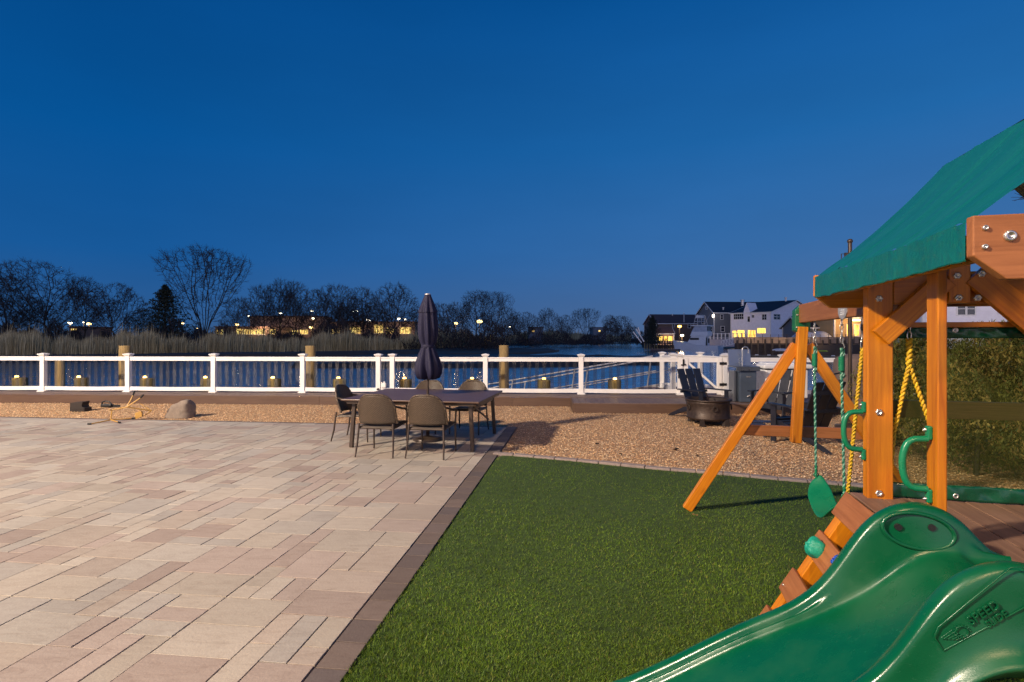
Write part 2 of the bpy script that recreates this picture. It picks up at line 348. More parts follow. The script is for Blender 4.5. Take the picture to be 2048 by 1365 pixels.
# ---------------------------------------------------------------- ground, water, marsh
WZ = -1.35                                # tide level
def lin(o, d, s, t): return o+d*s
B0 = G(0, 783, .2); 
fd = V3(14.47, -.76, 0).normalized(); fn = V3(-fd.y, fd.x, 0)      # along the fence, and away from it
def fence_pt(px, z=0.0, off=0.0):         # point of the fence line under a pixel column
    o = P(87, 783, 14.9); o.z = z
    o = o+fn*off
    t, D, _ = VP(px, 700, o, fd); return V3(o.x+fd.x*t, o.y+fd.y*t, z)
def mk_water():
    m = bpy.data.materials.new('canal_water'); m.use_nodes = True; t = m.node_tree; L = t.links.new; b = t.nodes['Principled BSDF']
    b.inputs['Base Color'].default_value = (.92, 1, 1, 1); b.inputs['Roughness'].default_value = .18; b.inputs['IOR'].default_value = 1.6
    b.inputs['Metallic'].default_value = .88; b.inputs['Specular IOR Level'].default_value = .9
    b.inputs['Coat Weight'].default_value = 1; b.inputs['Coat IOR'].default_value = 1.9; b.inputs['Coat Roughness'].default_value = .06
    c = N(t, 'ShaderNodeTexCoord'); mp = N(t, 'ShaderNodeMapping'); mp.inputs['Scale'].default_value = (.35, 1.2, 1); L(c.outputs['Object'], mp.inputs[0])
    n = N(t, 'ShaderNodeTexNoise'); n.inputs['Scale'].default_value = 1.5; n.inputs['Detail'].default_value = 2.5; L(mp.outputs[0], n.inputs['Vector'])
    bp = N(t, 'ShaderNodeBump'); bp.inputs['Strength'].default_value = .6; bp.inputs['Distance'].default_value = .16; L(n.outputs[0], bp.inputs['Height'])
    L(bp.outputs[0], b.inputs['Normal']); L(bp.outputs[0], b.inputs['Coat Normal']); return m
M['water'] = mk_water()
w = MB(); w.add([(-900, 14.5, WZ), (900, 14.5, WZ), (900, 1500, WZ), (-900, 1500, WZ)], [(0, 1, 2, 3)])
struct(w.build('water', M['water']))
M['mud'] = mat('marsh_mud', (.060, .045, .034), .85, .35, .25, .8, 2)
M['mud_dark'] = mat('wet_mud', (.030, .026, .022), .6, .3, .4, .8, 2)
def slab(name, pts, z0, z1, m, seed=1):   # a low bank: crumbly outline, sloping edge
    rr = random.Random(seed); o = []
    n = len(pts)
    for i in range(n):
        a, b = Vector(pts[i]), Vector(pts[(i+1) % n]); k = max(2, min(60, int((b-a).length/3)))
        for j in range(k):
            p = a.lerp(b, j/k); o.append(V3(p.x+rr.uniform(-.6, .6), p.y+rr.uniform(-.5, .5), 0))
    c = sum(o, V3(0, 0, 0))/len(o)
    vs = [V3(p.x, p.y, z0) for p in o]+[V3(c.x+(p.x-c.x)*.985, p.y+(1.2 if p.y < c.y else -1.2), z1+rr.uniform(-.1, .1)) for p in o]
    m_ = len(o); mb = MB()
    mb.add(vs, [(i, (i+1) % m_, m_+(i+1) % m_, m_+i) for i in range(m_)]+[tuple(range(m_, 2*m_))])
    return mb.build(name, m, recalc=True)
gm = lambda px, py: G(px, py, WZ)
# near mud bank across the channel (right of centre), far bank under the reeds, tongue in the lagoon
struct(slab('mudflat', [gm(560, 737), gm(1000, 736), gm(1330, 731), gm(1345, 724), gm(1290, 717), gm(1000, 713), gm(700, 716)], WZ-.2, WZ+.42, M['mud_dark'], 2))
struct(slab('mudflat', [gm(860, 714), gm(1000, 712), gm(1090, 707.5), gm(1120, 704), gm(1100, 700.5), gm(1000, 698), gm(800, 701)], WZ-.2, WZ+.35, M['mud'], 3))
struct(slab('shore', [gm(-300, 727), gm(60, 726), gm(300, 722), gm(520, 717), gm(760, 712), gm(900, 707), gm(1010, 699), gm(1010, 693), gm(1100, 689.5), gm(1230, 687.6), gm(1232, 683.0), V3(120, 900, 0), V3(-900, 900, 0), V3(-500, 120, 0)], WZ-.3, WZ+.6, M['mud'], 4))
struct(slab('shore', [gm(1476, 711), gm(1760, 717), V3(130, 80, 0), V3(400, 250, 0), gm(1474, 694.5)], WZ-.3, .55, M['mud'], 5))
struct(slab('shore', [gm(1285, 696.5), gm(1364, 696.5), gm(1378, 693), gm(1474, 694.5), V3(400, 250, 0), V3(500, 900, 0), V3(150, 900, 0), V3(70, 300, 0)], WZ-.3, .5, M['mud'], 6))

# home ground below the patio, gravel and turf
pd = V3(.121, 1, 0).normalized(); pw = V3(pd.y, -pd.x, 0)           # along and across the paving
C0 = V3(-.10, 10.14, 0)                                              # far right corner of the paving field
M['soil'] = mat('sand_bed', (.12, .095, .075), .95, .2, 8)
g = MB(); g.add([(-40, -25, -.16), (40, -25, -.16), (40, 15.0, -.16), (-40, 15.6, -.16)], [(0, 1, 2, 3)])
struct(g.build('ground', M['soil']))
# bulkhead face below the boardwalk
bh = thing('bulkhead', 'dark timber bulkhead below the boardwalk edge', 'bulkhead', (0, 15.5, -.6))
k = MB()
a0, a1 = fence_pt(-900, 0, .42), fence_pt(3400, 0, .42)
k.bar(V3(a0.x, a0.y, -.75), V3(a1.x, a1.y, -.75), .12, 1.6); k.build('sheet_wall', M['piling_dark'], bh)

# pavers
M['paver'] = None
def mk_paver():
    m = bpy.data.materials.new('tumbled_paver'); m.use_nodes = True; t = m.node_tree; L = t.links.new; b = t.nodes['Principled BSDF']
    a = N(t, 'ShaderNodeAttribute', attribute_name='Col')
    c = N(t, 'ShaderNodeTexCoord'); mp = N(t, 'ShaderNodeMapping'); mp.inputs['Rotation'].default_value = (0, 0, radians(35)); mp.inputs['Scale'].default_value = (3.5, 11, 1); L(c.outputs['Object'], mp.inputs[0])
    n = N(t, 'ShaderNodeTexNoise'); n.inputs['Scale'].default_value = 1.8; n.inputs['Detail'].default_value = 9; n.inputs['Roughness'].default_value = .72; n.inputs['Distortion'].default_value = .8
    L(mp.outputs[0], n.inputs['Vector'])
    off = N(t, 'ShaderNodeVectorMath', operation='MULTIPLY_ADD'); off.inputs[1].default_value = (90, 90, 90)
    L(a.outputs['Vector'], off.inputs[0]); L(c.outputs['Object'], off.inputs[2]); L(off.outputs[0], mp.inputs[0])
    r = N(t, 'ShaderNodeValToRGB'); ramp(r, [(.22, (.66, .60, .57)), (.36, (.88, .845, .82)), (.50, (1.0, .98, .96)), (.80, (1.10, 1.11, 1.10))]); L(n.outputs[0], r.inputs[0])
    mu = N(t, 'ShaderNodeMix', data_type='RGBA', blend_type='MULTIPLY'); mu.inputs[0].default_value = 1
    L(a.outputs['Color'], mu.inputs[6]); L(r.outputs[0], mu.inputs[7])
    n3 = N(t, 'ShaderNodeTexNoise'); n3.inputs['Scale'].default_value = .45; n3.inputs['Detail'].default_value = 5; L(c.outputs['Object'], n3.inputs['Vector'])
    r3 = N(t, 'ShaderNodeMapRange'); r3.inputs[1].default_value = .3; r3.inputs[2].default_value = .7; r3.inputs[3].default_value = .86; r3.inputs[4].default_value = 1.1; L(n3.outputs[0], r3.inputs[0])
    mu2 = N(t, 'ShaderNodeMix', data_type='RGBA', blend_type='MULTIPLY'); mu2.inputs[0].default_value = 1; L(mu.outputs[2], mu2.inputs[6]); L(r3.outputs[0], mu2.inputs[7])
    L(mu2.outputs[2], b.inputs['Base Color']); b.inputs['Roughness'].default_value = .72
    n2 = N(t, 'ShaderNodeTexNoise'); n2.inputs['Scale'].default_value = 55; n2.inputs['Detail'].default_value = 5; L(c.outputs['Object'], n2.inputs['Vector'])
    ad = N(t, 'ShaderNodeMath', operation='ADD'); L(n.outputs[0], ad.inputs[0]); L(n2.outputs[0], ad.inputs[1])
    bp = N(t, 'ShaderNodeBump'); bp.inputs['Strength'].default_value = .35; bp.inputs['Distance'].default_value = .006; L(ad.outputs[0], bp.inputs['Height']); L(bp.outputs[0], b.inputs['Normal'])
    return m
M['paver'] = mk_paver()
def pave():
    UW, UD = .152, .158
    nx, ny = 115, 92
    occ = np.zeros((nx, ny), bool); rects = []
    sizes = [(2, 2)]*5+[(3, 2)]*4+[(2, 3)]*4+[(3, 3)]*3+[(1, 2)]*3+[(2, 1)]*2+[(1, 3)]*1
    rr = random.Random(11)
    for j in range(ny):
        for i in range(nx):
            if occ[i, j]: continue
            for _ in range(12):
                a, b = rr.choice(sizes)
                if i+a <= nx and j+b <= ny and not occ[i:i+a, j:j+b].any(): break
            else: a = b = 1
            occ[i:i+a, j:j+b] = True; rects.append((i*UW, j*UD, a*UW, b*UD))
    vs, fs, cs = [], [], []
    pal = [(.375, .335, .285), (.395, .355, .305), (.365, .315, .268), (.35, .30, .258), (.385, .355, .315), (.355, .297, .262), (.41, .372, .322), (.315, .258, .225), (.34, .315, .285)]
    def brick(o, u, v, x0, y0, x1, y1, c, z):
        gp, ch = .0034, .0014
        x0 += gp; y0 += gp; x1 -= gp; y1 -= gp
        q = [(x0, y0), (x1, y0), (x1, y1), (x0, y1)]; qi = [(x0+ch, y0+ch), (x1-ch, y0+ch), (x1-ch, y1-ch), (x0+ch, y1-ch)]
        bse = len(vs); tilt = rr.uniform(-.0012, .0012)
        for zz, ps in ((-.03, q), (z-ch, q), (z, qi)):
            for k, (x, y) in enumerate(ps):
                p = o-u*x-v*y; vs.append((p.x, p.y, zz+(tilt if k in (0, 3) else -tilt)*(zz > -.02))); cs.append(c)
        for lv in (0, 4):
            for k in range(4): fs.append((bse+lv+k, bse+lv+4+k, bse+lv+4+(k+1) % 4, bse+lv+(k+1) % 4))
        fs.append((bse+11, bse+10, bse+9, bse+8))
    for x, y, a, b in rects:
        c = rr.choice(pal); f = rr.uniform(.92, 1.06); brick(C0, pw, pd, x, y, x+a, y+b, tuple(k*f for k in c), rr.uniform(-.0015, .0015))
    # dark border course along the turf and the gravel
    dk = [(.125, .098, .088), (.105, .085, .080), (.14, .108, .092)]
    o2 = C0+pw*.185
    y = -.0
    while y < 14.4:
        l = .24; f = rr.uniform(.85, 1.12); brick(o2, pw, pd, 0, y, .18, y+l, tuple(k*f for k in rr.choice(dk)), 0); y += l
    x = -.185
    o3 = C0+pd*.115
    while x < 17:
        l = .24; f = rr.uniform(.8, 1.05); brick(o3, pw, pd, x, 0, x+l, .11, tuple(k*f for k in dk[1]), -.004); x += l
    struct(np_obj('patio', vs, fs, M['paver'], cs, flat=True))
pave()

# gravel bed and its stones
edge_px = [(985, 909), (1007, 909), (1085, 916), (1166, 923), (1240, 931), (1311, 938), (1433, 947.5), (1571, 960.5), (1686, 970), (1760, 976), (1900, 988), (2060, 1002), (2250, 1020)]
edge = [G(x, y) for x, y in edge_px]
M['gravel_bed'] = mat('gravel_base', (.38, .24, .14), .95, .35, 60, .9, 90)
gb = MB(); gb.add([(-30, 6, -.045), (30, 3, -.045), (30, 13.2, -.045), (-30, 15.2, -.045)], [(0, 1, 2, 3)])
struct(gb.build('gravel_bed', M['gravel_bed']))
def edge_y(x):
    for a, b in zip(edge, edge[1:]):
        if a.x <= x <= b.x: return a.y+(b.y-a.y)*(x-a.x)/(b.x-a.x)
    return edge[0].y if x < edge[0].x else edge[-1].y
M['pebble'] = mat('pea_gravel', (.4, .3, .2), .8, .15, 30, attr=True)
def gravel():
    rng = np.random.default_rng(5); pts = []
    n = 0; keep = []
    while n < 120000:
        x = rng.uniform(-14, 9, 60000); u = rng.random(60000)
        y = 5.2+ (14.4-5.2)*u
        q = (x-C0.x)*pw.x+(y-C0.y)*pw.y; r_ = (x-C0.x)*pd.x+(y-C0.y)*pd.y
        onpat = (q < .19) & (r_ < .12)
        ex = np.interp(x, [e.x for e in edge], [e.y for e in edge])
        deckline = 14.24-.0525*(x+13.25)-.02+np.where(x > 1.35, -1.12, 0)
        ok = (~onpat) & (y < deckline) & ((x < -.1) | (y > ex+.12)) & (np.abs(x) < y*.98)
        keep.append(np.stack([x[ok], y[ok]], 1)); n += ok.sum()
    p = np.concatenate(keep)[:120000]; n = len(p)
    s = rng.uniform(.007, .0145, n); a = rng.uniform(0, 6.28, n)
    base = np.array([[1, 0, 0], [0, 1, 0], [-1, 0, 0], [0, -1, 0], [0, 0, .8], [0, 0, -.6]], np.float32)
    st = np.stack([s*rng.uniform(.8, 1.5, n), s, s*rng.uniform(.6, 1, n)], 1)
    v = base[None]*st[:, None]
    ca, sa = np.cos(a)[:, None], np.sin(a)[:, None]
    vx = v[..., 0]*ca-v[..., 1]*sa; vy = v[..., 0]*sa+v[..., 1]*ca
    z = -.043+rng.random(n)*.018
    V = np.stack([vx+p[:, :1], vy+p[:, 1:], v[..., 2]+z[:, None]], 2).reshape(-1, 3)
    f0 = np.array([[0, 1, 4], [1, 2, 4], [2, 3, 4], [3, 0, 4]], np.int32)
    Fc = (f0[None]+(np.arange(n)*6)[:, None, None]).reshape(-1, 3)
    pal = np.array([(.54, .33, .165), (.46, .245, .105), (.62, .42, .23), (.37, .205, .10), (.50, .355, .215), (.66, .49, .31), (.29, .16, .085)])
    c = 1.3*pal[rng.integers(0, len(pal), n)]*rng.uniform(.45, 1.25, (n, 1))
    struct(np_obj('gravel', V, Fc, M['pebble'], np.repeat(c, 6, 0)), 'stuff')
gravel()
# edging blocks between gravel and turf
def edging():
    L = 0; pts = []
    seg = .30
    # resample
    dense = []
    for a, b in zip(edge, edge[1:]):
        for i in range(40): dense.append(a.lerp(b, i/40))
    acc = 0; cur = [dense[0]]
    for a, b in zip(dense, dense[1:]):
        acc += (b-a).length
        if acc >= seg: cur.append(b); acc = 0
    for a, b in zip(cur[:24], cur[1:25]):
        d = (b-a).normalized(); mid = (a+b)/2+V3(-d.y, d.x, 0)*.05
        mb = MB(); mb.obox(mid+V3(0, 0, -.025), d*((b-a).length/2-.004), V3(-d.y, d.x, 0)*.055, V3(0, 0, .04+R.uniform(-.004, .004)))
        tag(mb.build('edging_stone', M['edging'], bevel=.008), 'grey concrete edging block in the curved row between gravel and turf', 'edging stone', 'edging stones between gravel and turf')
edging()
# turf
M['lawn'] = mat('turf_backing', (.026, .055, .005), .95, .3, 12)
tl = MB(); inner = C0+pw*.19
poly = [inner-pd*(10.2-7.7)]+[V3(e.x, e.y, 0) for e in edge[1:]]+[V3(9, 2, 0), V3(9, -3, 0), inner-pd*13.2]
tl.add([V3(p.x, p.y, -.012) for p in poly], [tuple(range(len(poly)))[::-1]])
struct(tl.build('lawn', M['lawn'], recalc=True))
M['blade'] = mat('turf_fibre', (.05, .1, .02), .55, .1, attr=True, spec=.25)
def turf():
    rng = np.random.default_rng(9); n = 300000
    D = 1/(rng.uniform(1/7.9, 1/1.75, n*2)); X = rng.uniform(-.75, 1.02, n*2)*D
    q = (X-C0.x)*pw.x+(D-C0.y)*pw.y
    ex = np.interp(X, [e.x for e in edge], [e.y for e in edge])
    ok = (q > .176) & (D < ex+.012) & (X < 6)
    X, D = X[ok][:n], D[ok][:n]; n = len(X)
    h = rng.uniform(.008, .018, n)*(1+.25*np.sin(X*2.3+D)*np.cos(D*1.9-X)); wd = .0010+.00022*D; a = rng.uniform(0, 6.28, n)
    lean = rng.uniform(.0, .020, n); la = rng.uniform(0, 6.28, n)
    # gentle nap: brushed patches
    la = la+.8*np.sin(X*1.7+1)*np.cos(D*1.3)
    bx, by = np.cos(a)*wd, np.sin(a)*wd; tx, ty = np.cos(la)*lean, np.sin(la)*lean
    V = np.zeros((n, 3, 3)); z0 = -.008
    V[:, 0] = np.stack([X-bx, D-by, np.full(n, z0)], 1); V[:, 1] = np.stack([X+bx, D+by, np.full(n, z0)], 1)
    V[:, 2] = np.stack([X+tx, D+ty, z0+h], 1)
    pal = np.array([(.082, .150, .007), (.064, .124, .006), (.115, .175, .012), (.042, .088, .005), (.175, .185, .034)])
    pk = rng.choice(5, n, p=[.3, .3, .2, .14, .06]); patch = 1+.22*np.sin(X*1.9+.7*D)*np.sin(D*2.4+X)+.10*np.sin(X*5.1-D*3.3); c = pal[pk]*rng.uniform(.72, 1.2, (n, 1))*patch[:, None]
    struct(np_obj('grass', V.reshape(-1, 3), np.arange(n*3).reshape(-1, 3), M['blade'], np.repeat(c, 3, 0)), 'stuff')
turf()
# dead leaves on the gravel, pale bits on the turf
M['leaf'] = mat('dead_leaf', (.05, .03, .02), .8, .3)
M['leaf_tan'] = mat('dry_leaf', (.38, .20, .07), .8, .3)
for i, (px, py, s, lab) in enumerate([(1194, 890, .07, 'curled dark dead leaf on gravel, left of the others'), (1352, 901, .09, 'large dark dead leaf on gravel before the fire pit'), (1395, 914, .06, 'small dark dead leaf lying on gravel near the wooden leg'), (1242, 911, .05, 'tiny dark dead leaf on gravel just above the edging stones')]):
    p = G(px, py, -.02); mb = MB()
    for k in range(3):
        a = R.uniform(0, 6.28); mb.grid(lambda u, v, a=a: p+V3((u-.5)*s*cos(a)-(v-.5)*s*.5*sin(a)*sin(pi*u), (u-.5)*s*sin(a)+(v-.5)*s*.5*cos(a)*sin(pi*u), .012+.02*abs(v-.5)+.01*sin(u*5+k)), 5, 3)
    tag(mb.build('dead_leaf', M['leaf']), lab, 'leaf')
p = G(1390, 1032, .02); mb = MB(); mb.grid(lambda u, v: p+V3((u-.5)*.06, (v-.5)*.03*sin(pi*u), .012+.006*sin(u*6)), 5, 2)
tag(mb.build('dead_leaf', M['leaf_tan']), 'orange dry leaf lying on the turf beside the wooden leg', 'leaf')

# ---------------------------------------------------------------- boardwalk
dk = thing('boardwalk', 'long low brown boardwalk running under the white fence', 'deck', (0, 14.1, 0)); 
mb = MB(); pL, pR = fence_pt(-700), fence_pt(3300)
bw = .142
for i in range(8):
    off = -.62+bw*i+bw/2
    a, b = pL+fn*off, pR+fn*off; L = (b-a).length; x = -R.uniform(0, 3)
    while x < L:
        y = min(L, x+4.88); q, r_ = a+fd*max(0, x), a+fd*y
        if y > max(0, x): mb.obox(((q+r_)/2)+V3(0, 0, .2-.0125), (r_-q)/2*.9995, fn*(bw/2-.003), V3(0, 0, .0125))
        x += 4.88
mb.build('deck_boards', M['deck'], dk, bevel=.003)
mb = MB()
x = 0; a, b = pL+fn*-.625, pR+fn*-.625; L = (b-a).length
while x < L:
    y = min(L, x+4.88); q, r_ = a+fd*x, a+fd*y
    mb.obox((q+r_)/2+V3(0, 0, .05)-fn*.012, (r_-q)/2*.9995, fn*.011, V3(0, 0, .124)); x += 4.88
mb.build('fascia', M['fascia'], dk, bevel=.003)
# wider step at the gate: boards run away from the camera
sp = thing('deck_step', 'wide low grey brown deck platform before the white gate', 'deck', (4, 12.9, 0))
c0 = P(1148.4, 806.3, 12.33); c0.z = 0
mb = MB(); depth = (fence_pt(1148)-c0).dot(fn)-.64
for i in range(62):
    q = c0+fd*(bw*i+bw/2); mb.obox(q+fn*depth/2+V3(0, 0, .188-.0125), fn*(depth/2-.002), fd*(bw/2-.003), V3(0, 0, .0125))
mb.build('deck_boards', M['deck'], sp, bevel=.003)
mb = MB(); q = c0+fd*(bw*31)
mb.obox(q-fn*.012+V3(0, 0, .065), fd*bw*31, fn*.011, V3(0, 0, .11)); mb.obox(c0-fd*.012+fn*depth/2+V3(0, 0, .065), fn*(depth/2-.014), fd*.011, V3(0, 0, .11))
mb.build('fascia', M['fascia'], sp, bevel=.003)

# ---------------------------------------------------------------- white fence
fe = thing('fence', 'white vinyl fence with clear balusters along the boardwalk', 'fence', tuple(fence_pt(757, .2)))
ZD = .2
def fpost(px, parent, top=1.19, off=0, base=ZD):
    p = fence_pt(px, 0, off); an = atan2(fd.y, fd.x)
    m = MB(); m.box(p+V3(0, 0, (base+top)/2), (.118, .118, top-base), an); o = m.build('post', M['vinyl'], parent, bevel=.006)
    m = MB(); hw = .085
    def ring(h, z): return [p+fd*(sx*h)+fn*(sy*h)+V3(0, 0, z) for sx, sy in ((-1, -1), (1, -1), (1, 1), (-1, 1))]
    zs = [(.06, top-.035), (.066, top-.03), (.098, top+.012), (.098, top+.028), (.02, top+.05), (.004, top+.052)]
    vs = [v for h, z in zs for v in ring(h, z)]
    m.add(vs, [(4*i+k, 4*i+(k+1) % 4, 4*i+4+(k+1) % 4, 4*i+4+k) for i in range(len(zs)-1) for k in range(4)])
    m.build('cap', M['vinyl'], o)
    m = MB(); vs = [v for h, z in [(.10, base+.001), (.10, base+.022), (.068, base+.045), (.060, base+.05)] for v in ring(h, z)]
    m.add(vs, [(4*i+k, 4*i+(k+1) % 4, 4*i+4+(k+1) % 4, 4*i+4+k) for i in range(3) for k in range(4)]); m.build('base_trim', M['vinyl'], o)
    return p
nb = [0]
def fbay(p, q, parent, strips=True, off=0):
    d = q-p; u = d.normalized(); a, b = p+u*.062, q-u*.062
    m = MB(); m.bar(a+V3(0, 0, 1.085), b+V3(0, 0, 1.085), .05, .10); m.bar(a+V3(0, 0, 1.128), b+V3(0, 0, 1.128), .078, .034)
    m.build('rail', M['vinyl'], parent, bevel=.005)
    m = MB(); k = 8                       # the lower rail sags a little
    zz = lambda t: .292-.010*sin(pi*t)
    for i in range(k):
        m.bar(a.lerp(b, i/k)+V3(0, 0, zz(i/k)), a.lerp(b, (i+1)/k)+V3(0, 0, zz((i+1)/k)), .056, .10)
    m.build('rail', M['vinyl'], parent)
    if strips:
        n = max(2, round((b-a).length/.192))
        for i in range(n):
            if nb[0] >= 100: break
            nb[0] += 1
            c = a.lerp(b, (i+.5)/n); m = MB(); m.obox(c+V3(0, 0, .688), u*.047, V3(-u.y, u.x, 0)*.003, V3(0, 0, .352)); m.build('baluster', M['glass_strip'], parent)
cols = [-85, 87, 257, 428, 606, 757, 785, 971, 1162, 1360]
pp = [fpost(c, fe) for c in cols]
for i, (p, q) in enumerate(zip(pp, pp[1:])): fbay(p, q, fe)
pr = [fpost(c, fe) for c in (1449, 1566, 1692, 1830)]
for p, q in zip(pr, pr[1:]): fbay(p, q, fe, strips=False)
# the gate with black hinges and latch
gt = thing('gate', 'white vinyl gate with diagonal brace and black hinges', 'gate', tuple(fence_pt(1405, .2)))
gL, gR = fence_pt(1360)+fd*.075, fence_pt(1449)-fd*.075
for e, s_ in ((gL, 1), (gR, -1)):
    m = MB(); c = e+fd*.06*s_; m.obox(c+V3(0, 0, .68), fd*.058, fn*.045, V3(0, 0, .47)); m.build('stile', M['vinyl'], gt, bevel=.006)
i0, i1 = gL+fd*.12, gR-fd*.12
for z, h in ((1.085, .12), (.30, .11)):
    m = MB(); m.bar(i0+V3(0, 0, z), i1+V3(0, 0, z), .05, h); m.build('rail', M['vinyl'], gt, bevel=.005)
m = MB(); m.bar(i0+V3(0, 0, 1.02), i1+V3(0, 0, .37), .04, .055); m.build('brace', M['vinyl'], gt, bevel=.004)
for k in range(3):
    c = i0.lerp(i1, (k+.5)/3); m = MB(); m.obox(c+fn*.03+V3(0, 0, .69), fd*.045, fn*.003, V3(0, 0, .33)); m.build('baluster', M['glass_strip'], gt)
for z in (1.0, .47):
    m = MB(); c = gR+fd*.02-fn*.066
    for dx in (-.05, .05): m.obox(c+fd*dx+V3(0, 0, z), fd*.038, fn*.006, V3(0, 0, .032))
    m.tube([c+V3(0, 0, z-.045), c+V3(0, 0, z+.045)], .011, 8)
    for dx in (-.075, -.03, .03, .075): m.tube([c+fd*dx-fn*.004+V3(0, 0, z), c+fd*dx-fn*.012+V3(0, 0, z)], .008, 6)
    m.build('hinge', M['black'], gt)
m = MB(); c = gL-fd*.005-fn*.066
m.obox(c+V3(0, 0, 1.02), fd*.02, fn*.008, V3(0, 0, .085)); m.obox(c-fd*.03+V3(0, 0, .96), fd*.03, fn*.012, V3(0, 0, .016)); m.obox(c+fd*.03+V3(0, 0, .97), fd*.03, fn*.012, V3(0, 0, .016)); m.build('latch', M['black'], gt, bevel=.003)
# landing beyond the gate, with its own return fence
ld = thing('landing', 'white fenced landing at the head of the aluminium gangway', 'landing', tuple(fence_pt(1362, .2, 1.3)))
m = MB(); l0, l1 = fence_pt(1300, 0, .5), fence_pt(1475, 0, .5)
for i in range(12):
    m.obox((l0+l1)/2+fn*(.07+i*bw)+V3(0, 0, .188), (l1-l0)/2, fn*(bw/2-.003), V3(0, 0, .0125))
m.build('deck_boards', M['deck'], ld)
m = MB(); m.obox((l0+l1)/2+fn*.86+V3(0, 0, .09), (l1-l0)/2, fn*.84, V3(0, 0, .075)); m.build('joist_frame', M['piling_dark'], ld)
lp = [fpost(x, ld, 1.2, o) for x, o in ((1346, .55), (1324, 2.0), (1400, 2.0), (1452, .55))]
fbay(lp[1], lp[2], ld, False); fbay(lp[2], lp[3], ld, False); fbay(lp[0], lp[1], ld, False)
# gangway down to the float
gw = thing('gangway', 'aluminium gangway with handrails sloping down from the landing', 'gangway', tuple(P(1318, 760, 16.3)))
def gpt(px, py, k): return P(px, py, 16.3+k*.75)
for k, (hr, lo) in enumerate((((1286, 716), (960, 772)), ((1312, 716), (985, 776)))):
    A, Bq = gpt(*hr, k), gpt(*lo, k); d = (Bq-A)
    m = MB(); m.tube([A-d*.06, A, A.lerp(Bq, .5), Bq, Bq+d*.25], .026, 8); m.build('handrail', M['alu'], gw)
    m = MB(); dz = V3(0, 0, -.45); m.tube([A-d*.08+dz, Bq+d*.25+dz], .020, 8); m.build('midrail', M['alu'], gw)
    m = MB(); dz = V3(0, 0, -.92); m.bar(A-d*.1+dz, Bq+d*.25+dz, .05, .14); m.build('stringer', M['alu'], gw)
    for t in (-.05, .42, .80, 1.2):
        q = A+d*t; m = MB(); m.bar(q, q+V3(-.12, 0, -.92), .035, .035, (0, 1, 0)); m.build('upright', M['alu'], gw)
A0, A1, B0_, B1_ = gpt(1286, 716, 0), gpt(960, 772, 0), gpt(1312, 716, 1), gpt(985, 776, 1)
m = MB(); z = V3(0, 0, -.86); ea, eb = A0-(A1-A0)*.08, A1+(A1-A0)*.25; fa, fb = B0_-(B1_-B0_)*.08, B1_+(B1_-B0_)*.25
m.add([ea+z, fa+z, fb+z, eb+z, ea+z-V3(0, 0, .04), fa+z-V3(0, 0, .04), fb+z-V3(0, 0, .04), eb+z-V3(0, 0, .04)], [(0, 1, 2, 3), (7, 6, 5, 4), (0, 3, 7, 4), (1, 5, 6, 2), (0, 4, 5, 1), (3, 2, 6, 7)]); m.build('walkway', M['alu'], gw)
fl = thing('floating_dock', 'weathered floating dock at the foot of the gangway', 'dock', (-3, 17, WZ))
m = MB(); m.box(V3(-3.6, 17.2, WZ+.25), (5.6, 2.4, .12)); m.build('decking', M['deck'], fl)
m = MB(); m.box(V3(-3.6, 17.2, WZ+.06), (5.5, 2.3, .24)); m.build('float', M['black'], fl)

# lit pilings along the bulkhead
ords = ['first', 'second', 'third', 'fourth', 'fifth', 'sixth', 'seventh', 'eighth', 'ninth', 'tenth', 'eleventh', 'twelfth']
for i, px in enumerate([40, 163, 295, 415, 549, 679, 811, 945, 1088, 1229, 1519, 1683]):
    p = fence_pt(px, 0, .82); zt = .505; r = .178
    t = thing('piling', f'{ords[i]} short lit piling from the left behind the fence', 'piling', (p.x, p.y, -.8), 0, 'short pilings with cap lights along the bulkhead')
    m = MB(); rr = [(r*R.uniform(.97, 1.03), z) for z in (-1.9, -1, -.3, .1, zt-.03)]+[(r*.96, zt), (.001, zt+.004)]; m.lathe(V3(p.x, p.y, 0), rr, 20); m.build('post', M['piling_short'], t)
    f = V3(p.x, p.y, zt)-fn*(r*.55)
    m = MB(); m.lathe(f, [(.075, 0), (.075, .012), (.05, .02)], 16); lb = m.build('light_base', M['bronze'], t)
    m = MB(); m.lathe(f+V3(0, 0, .02), [(.045, 0), (.05, .014), (.038, .04), (.001, .052)], 14); m.build('light', M['lamp_warm'], t)
    lamp('piling_lamp', tuple(f-fn*.16+V3(0, 0, .07)), 1.3, (1, .62, .2), .03)
for px, ty, w_, off, lab in ((250, 692, .31, 1.15, 'tall bare timber piling beside the second fence post'), (621, 692, .285, 1.05, 'tall knotty timber piling beside the middle fence post'), (1008, 691, .275, 1.05, 'tall smooth timber piling right of the dining table'), (120, 716, .27, 3.2, 'weathered far piling seen between the two leftmost fence posts')):
    p = fence_pt(px, 0, off); zt = HC-(ty-HY)*p.y/F
    m = MB(); m.lathe(V3(p.x, p.y, 0), [(w_/2*1.04, -2.2), (w_/2*1.02, -.5), (w_/2, .5), (w_/2*.98, zt-.02), (w_/2*.95, zt), (.001, zt+.006)], 20)
    tag(m.build('mooring_piling', M['piling']), lab, 'piling')
